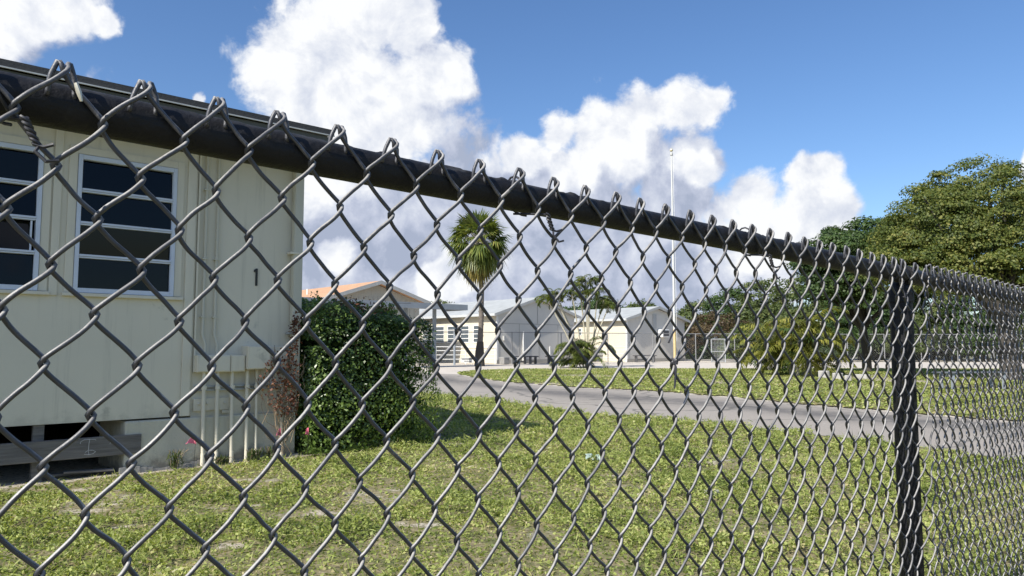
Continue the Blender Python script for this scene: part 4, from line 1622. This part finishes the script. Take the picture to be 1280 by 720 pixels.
# ------------------------------------------------------------------ palms
def fan_frond(rng, origin, d, petiole, R_, parts, droop):
    """one fan leaf: costa direction d, blades radiating"""
    d = np.array(d, float); d /= np.linalg.norm(d)
    side = np.cross(d, [0, 0, 1.]); side /= np.linalg.norm(side) + 1e-9
    upv = np.cross(side, d)
    base = np.array(origin) + d * petiole
    n = 22
    V = []; F = []
    for i in range(n):
        a = (i / (n - 1) - .5) * 3.6
        dd = d * math.cos(a) + side * math.sin(a) + upv * (.12 * math.cos(a * 2) + rng.normal() * .05)
        dd /= np.linalg.norm(dd)
        Ln = R_ * (1 - .22 * abs(a) / 1.8) * rng.uniform(.85, 1.08)
        wv_ = np.cross(dd, upv); wv_ /= np.linalg.norm(wv_) + 1e-9
        p0 = base; p1 = base + dd * Ln * .5; p2 = base + dd * Ln
        p1 = p1 + np.array([0, 0, -droop * .12 * R_]); p2 = p2 + np.array([0, 0, -droop * .62 * R_ * rng.uniform(.7, 1.2)]) - dd * droop * .15 * R_
        w1 = .034 * R_ + .012
        b = len(V)
        V += [p0 - wv_ * .008, p0 + wv_ * .008, p1 + wv_ * w1, p1 - wv_ * w1, p2 + wv_ * .004, p2 - wv_ * .004]
        F += [(b, b + 1, b + 2, b + 3), (b + 3, b + 2, b + 4, b + 5)]
    parts.append((np.array(V), np.array(F)))


def sabal():
    rng = np.random.default_rng(21)
    p = gnd(599.5, 457.4)
    root = empty('fan_palm', p, 0, 'tall fan palm with round shaggy crown standing before the windowed classroom', 'palm tree')
    ctr = np.array([-.10, 0, 6.42])
    mb = MB()
    pts = [(0.02, 0, -.1), (0, 0, .8), (.07, 0, 2.2), (.10, 0, 3.9), (0.0, 0, 5.2), (-.10, 0, 6.4)]
    mb.tube(pts, [.17, .16, .13, .125, .12, .13], 14)
    for i in range(60):     # old leaf bases roughen the outline
        z = .3 + i * .098
        a = rng.uniform(0, 6.28)
        x0 = np.interp(z, [q[2] for q in pts], [q[0] for q in pts])
        mb.tube([(x0 + .11 * math.cos(a), .11 * math.sin(a), z), (x0 + .17 * math.cos(a), .17 * math.sin(a), z + .10)], [.03, .012], 5)
    mb.build('trunk', M['palmbark'], root, smooth=True)
    # boot covered thicker foot
    MB().tube([(0.0, 0, 0), (.0, 0, .7), (.03, 0, 1.25)], [.27, .23, .17], 12).build('trunk_boot', M['bark'], root, smooth=True)
    green, old = [], []
    ga = 2.39996
    N = 84
    for i in range(N):
        el = 1.35 - 2.75 * (i / (N - 1)) ** .9
        az = i * ga + rng.normal() * .15
        d = (math.cos(el) * math.cos(az), math.cos(el) * math.sin(az), math.sin(el))
        young = i / N
        R_ = 1.05 * rng.uniform(.85, 1.1)
        pet = 1.03 * rng.uniform(.8, 1.15) if young < .62 else .98 * rng.uniform(.7, 1.1)
        tgt = green if i < N * .80 else old
        fan_frond(rng, ctr, d, pet * (1 if el > -.5 else .95), R_, tgt, .25 + young * 1.1)
        pe = ctr + np.array(d) * pet
    mesh_np('green_fronds', *merge(green), M['leaf_palm'], root)
    mesh_np('old_fronds', *merge(old), M['leaf_palmold'], root)
    mb = MB()
    for i in range(N):
        el = 1.35 - 2.75 * (i / (N - 1)) ** .9
        az = i * ga
        d = Vector((math.cos(el) * math.cos(az), math.cos(el) * math.sin(az), math.sin(el)))
        mb.tube([Vector(ctr), Vector(ctr) + d * 1.0], [.02, .012], 5, cap=False)
    mb.build('petiole', M['stem'], root)


sabal()


def feather_frond(rng, origin, az, el, L, parts, stems, droop=1.0, w_=.34, n=22):
    """arching feather leaf"""
    pts = []
    p = np.array(origin, float); e = el
    st = L / 12
    for i in range(13):
        pts.append(p.copy())
        d = np.array([math.cos(e) * math.cos(az), math.cos(e) * math.sin(az), math.sin(e)])
        p = p + d * st
        e -= droop * .16
    stems.append([tuple(q) for q in pts])
    V = []; F = []
    pts = np.array(pts)
    for i in range(n):
        t_ = .12 + .88 * i / (n - 1)
        q = t_ * 12
        k = min(int(q), 11); fr = q - k
        c = pts[k] * (1 - fr) + pts[k + 1] * fr
        tg = pts[k + 1] - pts[k]; tg /= np.linalg.norm(tg)
        sd_ = np.cross(tg, [0, 0, 1.]); sd_ /= np.linalg.norm(sd_) + 1e-9
        ln = w_ * (math.sin(math.pi * (t_ * .82 + .12)) ** .6) * rng.uniform(.85, 1.1)
        for sg_ in (-1, 1):
            dd = sd_ * sg_ * .85 + tg * .55 + np.array([0, 0, rng.uniform(-.35, .25)])
            dd /= np.linalg.norm(dd)
            tip = c + dd * ln + np.array([0, 0, -.28 * ln * droop])
            mid = c + dd * ln * .5
            ww_ = np.cross(dd, [0, 0, 1.]); ww_ /= np.linalg.norm(ww_) + 1e-9
            b = len(V)
            wd_ = .016 * L ** .5 + .006
            V += [c, mid + ww_ * wd_, tip, mid - ww_ * wd_]
            F.append((b, b + 1, b + 2, b + 3))
    parts.append((np.array(V), np.array(F)))


def palm_clump():
    rng = np.random.default_rng(31)
    p = gnd(729, 459.3)
    D_ = p.y
    root = empty('clumping_palm', p, 0, 'clump of slender pale stemmed palms between the two far classrooms', 'palm tree')
    ppm = FPX / D_
    stems = MB()
    leaves, rach = [], []
    heads = [(692, 366, -.6), (684, 372, -.3), (699, 372, .1), (733, 350, .2), (741, 346, .5), (725, 354, .0), (749, 360, .3), (757, 372, .5), (715, 366, -.3), (737, 362, -.4), (762, 380, .1), (728, 366, .3)]
    for hx, hy, yo in heads:
        tp = Vector(((hx - 729) / ppm, yo, CAM_H + (433 - hy) / ppm - .1))
        b = Vector((.1 + tp.x * .18 + rng.uniform(-.2, .2), rng.uniform(-.3, .3), 0))
        m_ = b.lerp(tp, .5) + Vector(((b.x - tp.x) * .06, 0, 0))
        stems.tube([b, m_, tp], [.038, .032, .026], 7, cap=False)
        k = 12
        for i in range(k):
            feather_frond(rng, tp, rng.uniform(0, 6.28), rng.uniform(.1, 1.4), rng.uniform(.45, .8), leaves, rach, 1.1, .22)
    # low skirt of young leaves, left hand side
    for i in range(80):
        b = (rng.uniform(-.75, .35), rng.uniform(-.5, .5), rng.uniform(.0, 1.0))
        feather_frond(rng, b, rng.uniform(0, 6.28), rng.uniform(.7, 1.45), rng.uniform(.8, 1.5), leaves, rach, 1.1, .34)
    stems.build('stem', M['stem'], root, smooth=True)
    mb = MB()
    for r_ in rach: mb.tube(r_[::2], .009, 4, cap=False)
    leaves.append((np.array(mb.v), np.array(mb.f)))
    mesh_np('frond', *merge(leaves), M['leaf_palm'], root)


palm_clump()


def yellow_palms():
    specs = [(997, 470, 3.1, 95, 'bushy yellow green palm at the right end of the grass island', 41, 1.0),
             (962, 463.5, 2.5, 46, 'smaller dull green palm just left of the bushy yellow green one', 42, .8)]
    for px, py, h, n, label, seed, wf in specs:
        rng = np.random.default_rng(seed)
        p = gnd(px, py)
        root = empty('bushy_palm', p, 0, label, 'palm tree')
        leaves, rach, dark, dr = [], [], [], []
        for i in range(n):
            b = (rng.normal() * .45 * wf, rng.normal() * .4, rng.uniform(.2, h * .55))
            feather_frond(rng, b, rng.uniform(0, 6.28), rng.uniform(.4, 1.4), rng.uniform(.9, 1.7) * wf ** .5, leaves if i % 5 else dark, rach, 1.0, .46, 24)
        mesh_np('inner_frond', *merge(dark), M['leaf_dark'], root)
        mb = MB()
        for r_ in rach: mb.tube(r_[::3], .008, 4, cap=False)
        leaves.append((np.array(mb.v), np.array(mb.f)))
        mesh_np('frond', *merge(leaves), M['leaf_yellow'], root)
        mb = MB()
        for i in range(7):
            b = Vector((rng.normal() * .3 * wf, rng.normal() * .25, 0))
            mb.tube([b, b + Vector((rng.normal() * .2, rng.normal() * .1, h * .6))], [.05, .03], 6, cap=False)
        mb.build('stem', M['stem'], root)


yellow_palms()


# ------------------------------------------------------------------ broadleaf trees
def E_(px, py, Y, rx_px, rz_px, ry=None):
    c = at_depth(px, py, Y)
    k = Y / FPX
    return ((c.x, c.y, c.z), (rx_px * k, ry if ry else rx_px * k * .8, rz_px * k))


bt = gnd(1264, 476)
tree('large spreading tree with olive yellow crown at the right, above the fence', 'tree', tuple(bt),
     [E_(1235, 300, 24, 120, 86, 2.7), E_(1165, 292, 23, 62, 62), E_(1330, 310, 25, 120, 90, 2.6), E_(1215, 245, 24.5, 70, 42, 1.8), E_(1140, 345, 22.5, 70, 32), E_(1260, 350, 21.5, 100, 34), E_(1150, 318, 23.5, 60, 44), E_(1200, 320, 23, 80, 60)],
     M['leaf_fig'], .085, 800, 190, .48, .26, 101, limbs=22, bottom=-.7)
tree('dark green tree left of the large spreading tree', 'tree', (14.0, 29.5, 0),
     [E_(1062, 322, 28, 62, 40), E_(1030, 345, 28, 36, 40), E_(1100, 350, 28, 70, 50), E_(1090, 300, 28.5, 40, 24)],
     M['leaf_dark'], .11, 320, 170, .50, .16, 102, limbs=12, bottom=-.8)

far_specs = [
    # px, depth, crown centre y, rx, rz, material, label, seed
    (872, 66, 398, 26, 22, 'leaf_mid', 'low hazy tree just right of the flagpole beyond the far fence', 1),
    (915, 64, 388, 30, 27, 'leaf_dark', 'rounded green tree above the rust brown shrub', 2),
    (955, 62, 381, 34, 33, 'leaf_mid', 'taller grey green tree behind the second far gate', 3),
    (1008, 58, 386, 40, 46, 'leaf_mid', 'broad tree beyond the fence behind the bushy yellow green palm', 4),
    (1075, 55, 392, 46, 46, 'leaf_dark', 'dark tree beyond the fence below the dark green crown', 5),
    (1150, 55, 396, 52, 46, 'leaf_mid', 'tree beyond the far fence just right of the near fence post', 6),
    (1230, 52, 400, 52, 42, 'leaf_dark', 'dark tree beyond the fence behind the trunk of the large tree', 7),
    (1320, 52, 396, 60, 46, 'leaf_mid', 'tree beyond the far fence at the right edge', 8),
    (1400, 54, 396, 50, 50, 'leaf_dark', 'dark tree beyond the far fence outside the right edge', 9),
    (510, 78, 386, 9, 9, 'leaf_dark', 'small tree top above the walkway roof left of the fan palm', 10),
    (548, 88, 388, 18, 8, 'leaf_mid', 'low bare looking tree line showing over the grey roof', 11),
    (700, 85, 391, 26, 10, 'leaf_dark', 'dark tree behind the slender palms, left part of the gap', 12),
    (748, 80, 387, 24, 13, 'leaf_dark', 'dark tree behind the slender palms, right part of the gap', 13),
    (800, 90, 388, 16, 9, 'leaf_mid', 'small tree top above the roof left of the flagpole', 14),
]
for px, Y, cy, rx, rz, mt, label, seed in far_specs:
    base = at_depth(px, 440, Y); base.z = 0
    k = max(1, Y / 60)
    nc = int(20 + rx * rz / 11)
    tree(label, 'tree', tuple(base), [E_(px, cy, Y, rx, rz), E_(px - rx * .4, cy + rz * .45, Y - 1, rx * .6, rz * .6), E_(px + rx * .45, cy + rz * .4, Y - .5, rx * .6, rz * .7)],
         M[mt], .19 * k, nc, 90, .72 * k, .16, 200 + seed, group='trees beyond the far fence', limbs=6, bottom=-.9)

shr = [(893, 54, 412, 38, 22, 'leaf_brown', 'rust brown shrub behind the far fence', 21, 60),
       (922, 49, 428, 20, 22, 'leaf_mid', 'leafy green shrub between the two far gates', 22, 40),
       (975, 47, 420, 32, 30, 'leaf_mid', 'green undergrowth shrub left of the bushy palm beyond the fence', 23, 60),
       (1060, 50, 425, 42, 26, 'leaf_dark', 'dark undergrowth shrub right of the bushy palm beyond the fence', 24, 60),
       (1140, 50, 424, 44, 26, 'leaf_mid', 'green undergrowth shrub beyond the fence near the post', 25, 60),
       (1220, 50, 424, 44, 28, 'leaf_dark', 'dark undergrowth shrub beyond the fence beside the big trunk', 26, 60),
       (1300, 50, 424, 44, 28, 'leaf_mid', 'green undergrowth shrub beyond the fence at the right edge', 27, 60),
       (855, 58, 425, 16, 22, 'leaf_brown', 'small brown shrub hugging the corner of the pale classroom', 28, 30),
       (940, 55, 420, 34, 20, 'leaf_brown', 'brown withered shrub behind the second far gate', 29, 50)]
for px, Y, cy, rx, rz, mt, label, seed, nc in shr:
    base = at_depth(px, 440, Y); base.z = 0
    tree(label, 'shrub', tuple(base), [E_(px, cy, Y, rx, rz), E_(px - rx * .3, cy + 8, Y - .8, rx * .6, rz * .6)],
         M[mt], .15, nc, 100, .55, .07, 300 + seed, group='shrubs along the far fence', name='shrub', limbs=6, bottom=-.9)

for i, (px, Y, cy, rx, rz) in enumerate([(858, 62, 432, 24, 20), (895, 60, 430, 28, 22), (930, 60, 430, 28, 24), (968, 58, 430, 30, 26), (1010, 60, 430, 32, 26), (1052, 57, 430, 32, 26), (1096, 57, 430, 34, 26),
                                         (1140, 57, 430, 34, 26), (1185, 57, 430, 34, 26), (1230, 57, 430, 34, 26), (1275, 57, 430, 34, 26), (1320, 57, 430, 34, 26)]):
    base = at_depth(px, 440, Y); base.z = 0
    tree('low dark thicket bush filling the gaps low down beyond the far fence', 'shrub', tuple(base), [E_(px, cy, Y, rx, rz)],
         M['leaf_dark'], .24, 46, 50, .6, .06, 400 + i, group='thicket bushes beyond the far fence', name='thicket_bush', limbs=5, bottom=-1.0)

# weeds by the foundation
def weed(lx, ly, h, label, seed):
    rng = np.random.default_rng(seed)
    p = BO + UX * lx + VX * ly
    root = empty('weed_tuft', p, ANG, label, 'weed', 'weeds along the foundation')
    n = 130
    a = rng.uniform(0, 6.28, n); r_ = rng.uniform(0, .07, n)
    P = np.stack([r_ * np.cos(a), r_ * np.sin(a) * .5, rng.uniform(.1, 1, n) * h * .8], -1)
    Nn = rng.normal(size=(n, 3)) * np.array([1, 1, .3])
    L = rng.uniform(.03, .08, n)
    ax = rng.normal(size=(n, 3)) * .35 + np.array([0, 0, 1.])
    mesh_np('foliage', *leaf_geo(P, Nn, L, L * .14, rng, axis=ax), M['leaf_mid'], root)
    mb = MB()
    for i in range(9):
        b = Vector((rng.normal() * .02, rng.normal() * .01, -.01))
        mb.tube([b, b + Vector((rng.normal() * .02, rng.normal() * .01, h * .5)), b + Vector((rng.normal() * .05, rng.normal() * .02, h))], .0015, 4, cap=False)
    mb.build('stem', M['twig'], root)


weed(-1.10, -.09, .17, 'thin weed tuft at the foundation left of the first flag', 61)
weed(-.44, -.10, .12, 'low weeds below the middle of the pipe row', 62)
weed(-.30, -.10, .13, 'low weeds right of the pipe row', 63)
weed(-.72, -.09, .07, 'short weeds in front of the left pipes', 64)


# ------------------------------------------------------------------ odds and ends
def rough_block(px, py, w_, h, label, m, name='concrete_block', cat='block', group=None, seed=1):
    p = gnd(px, py)
    r_ = random.Random(seed)
    mb = MB()
    n = 9
    pts = [(w_ / 2 * (1 + r_.uniform(-.2, .2)) * math.cos(2 * math.pi * i / n), w_ / 2.4 * (1 + r_.uniform(-.2, .2)) * math.sin(2 * math.pi * i / n)) for i in range(n)]
    mb.prism(pts, -.01, h, 'z')
    o = mb.build(name, m, None, bevel=min(.02, h * .3))
    o.location = p
    tag(o, label, cat, group)
    return o


rough_block(1030, 473, .38, .24, 'pale rock at the foot of the bushy palm, leftmost of the row', M['mulch'], 'rock', 'rock', 'pale rocks on the island', 1)
rough_block(1047, 474.5, .30, .20, 'second pale rock right of the bushy palm', M['mulch'], 'rock', 'rock', 'pale rocks on the island', 2)
rough_block(1060, 477, .2, .18, 'small upright pale rock before the others', M['mulch'], 'rock', 'rock', 'pale rocks on the island', 3)
rough_block(1078, 474, .42, .15, 'low flat pale rock at the right end of the row', M['mulch'], 'rock', 'rock', 'pale rocks on the island', 4)
rough_block(890, 618, .11, .03, 'flat pale stone lying in the lawn before the fence', M['mulch'], 'stone', 'stone', None, 5)


def litter():
    p = gnd(741, 579)
    mb = MB()
    rng = random.Random(3)
    n = 6
    vs = []
    for i in range(n):
        for j in range(n):
            vs.append(((i - 2.5) * .022 + rng.uniform(-.008, .008), (j - 2.5) * .025 + rng.uniform(-.008, .008), .03 + rng.uniform(0, .045)))
    mb.add(vs, [(i * n + j, i * n + j + 1, (i + 1) * n + j + 1, (i + 1) * n + j) for i in range(n - 1) for j in range(n - 1)])
    o = mb.build('crumpled_paper', M['litter'])
    o.location = p
    o.modifiers.new('s', 'SOLIDIFY').thickness = .001
    tag(o, 'crumpled pale green scrap of paper lying in the lawn', 'litter')


litter()


def park_bench():
    p = gnd(1216, 487)
    root = empty('picnic_bench', p, R(8), 'slatted grey bench in the shade under the large spreading tree', 'bench')
    for i in range(5):
        MB().box(-.85, .85, -.26 + i * .105, -.18 + i * .105, .385, .41).build('slat', M['bench'], root, bevel=.004)
    for x in (-.65, .65):
        MB().box(x - .03, x + .03, -.22, -.16, 0, .384).box(x - .03, x + .03, .16, .22, 0, .384).box(x - .025, x + .025, -.158, .158, .30, .36).build('leg', M['canopy'], root)


park_bench()

# broken boards lying in the crawl space
for i, (lx, ly, an, ln, lab) in enumerate([(-1.78, .10, .15, .42, 'thin broken board lying in front of the crawl space, upper of two'), (-1.70, .02, -.12, .34, 'thin broken board lying in front of the crawl space, lower of two')]):
    p = BO + UX * lx + VX * ly
    o = MB().box(-ln / 2, ln / 2, -.03, .03, .0, .014).build('broken_board', M['wood'], None, bevel=.002)
    o.location = (p.x, p.y, .02 + .016 * i)
    o.rotation_euler = (.05, 0.03, ANG + an)
    tag(o, lab, 'board')
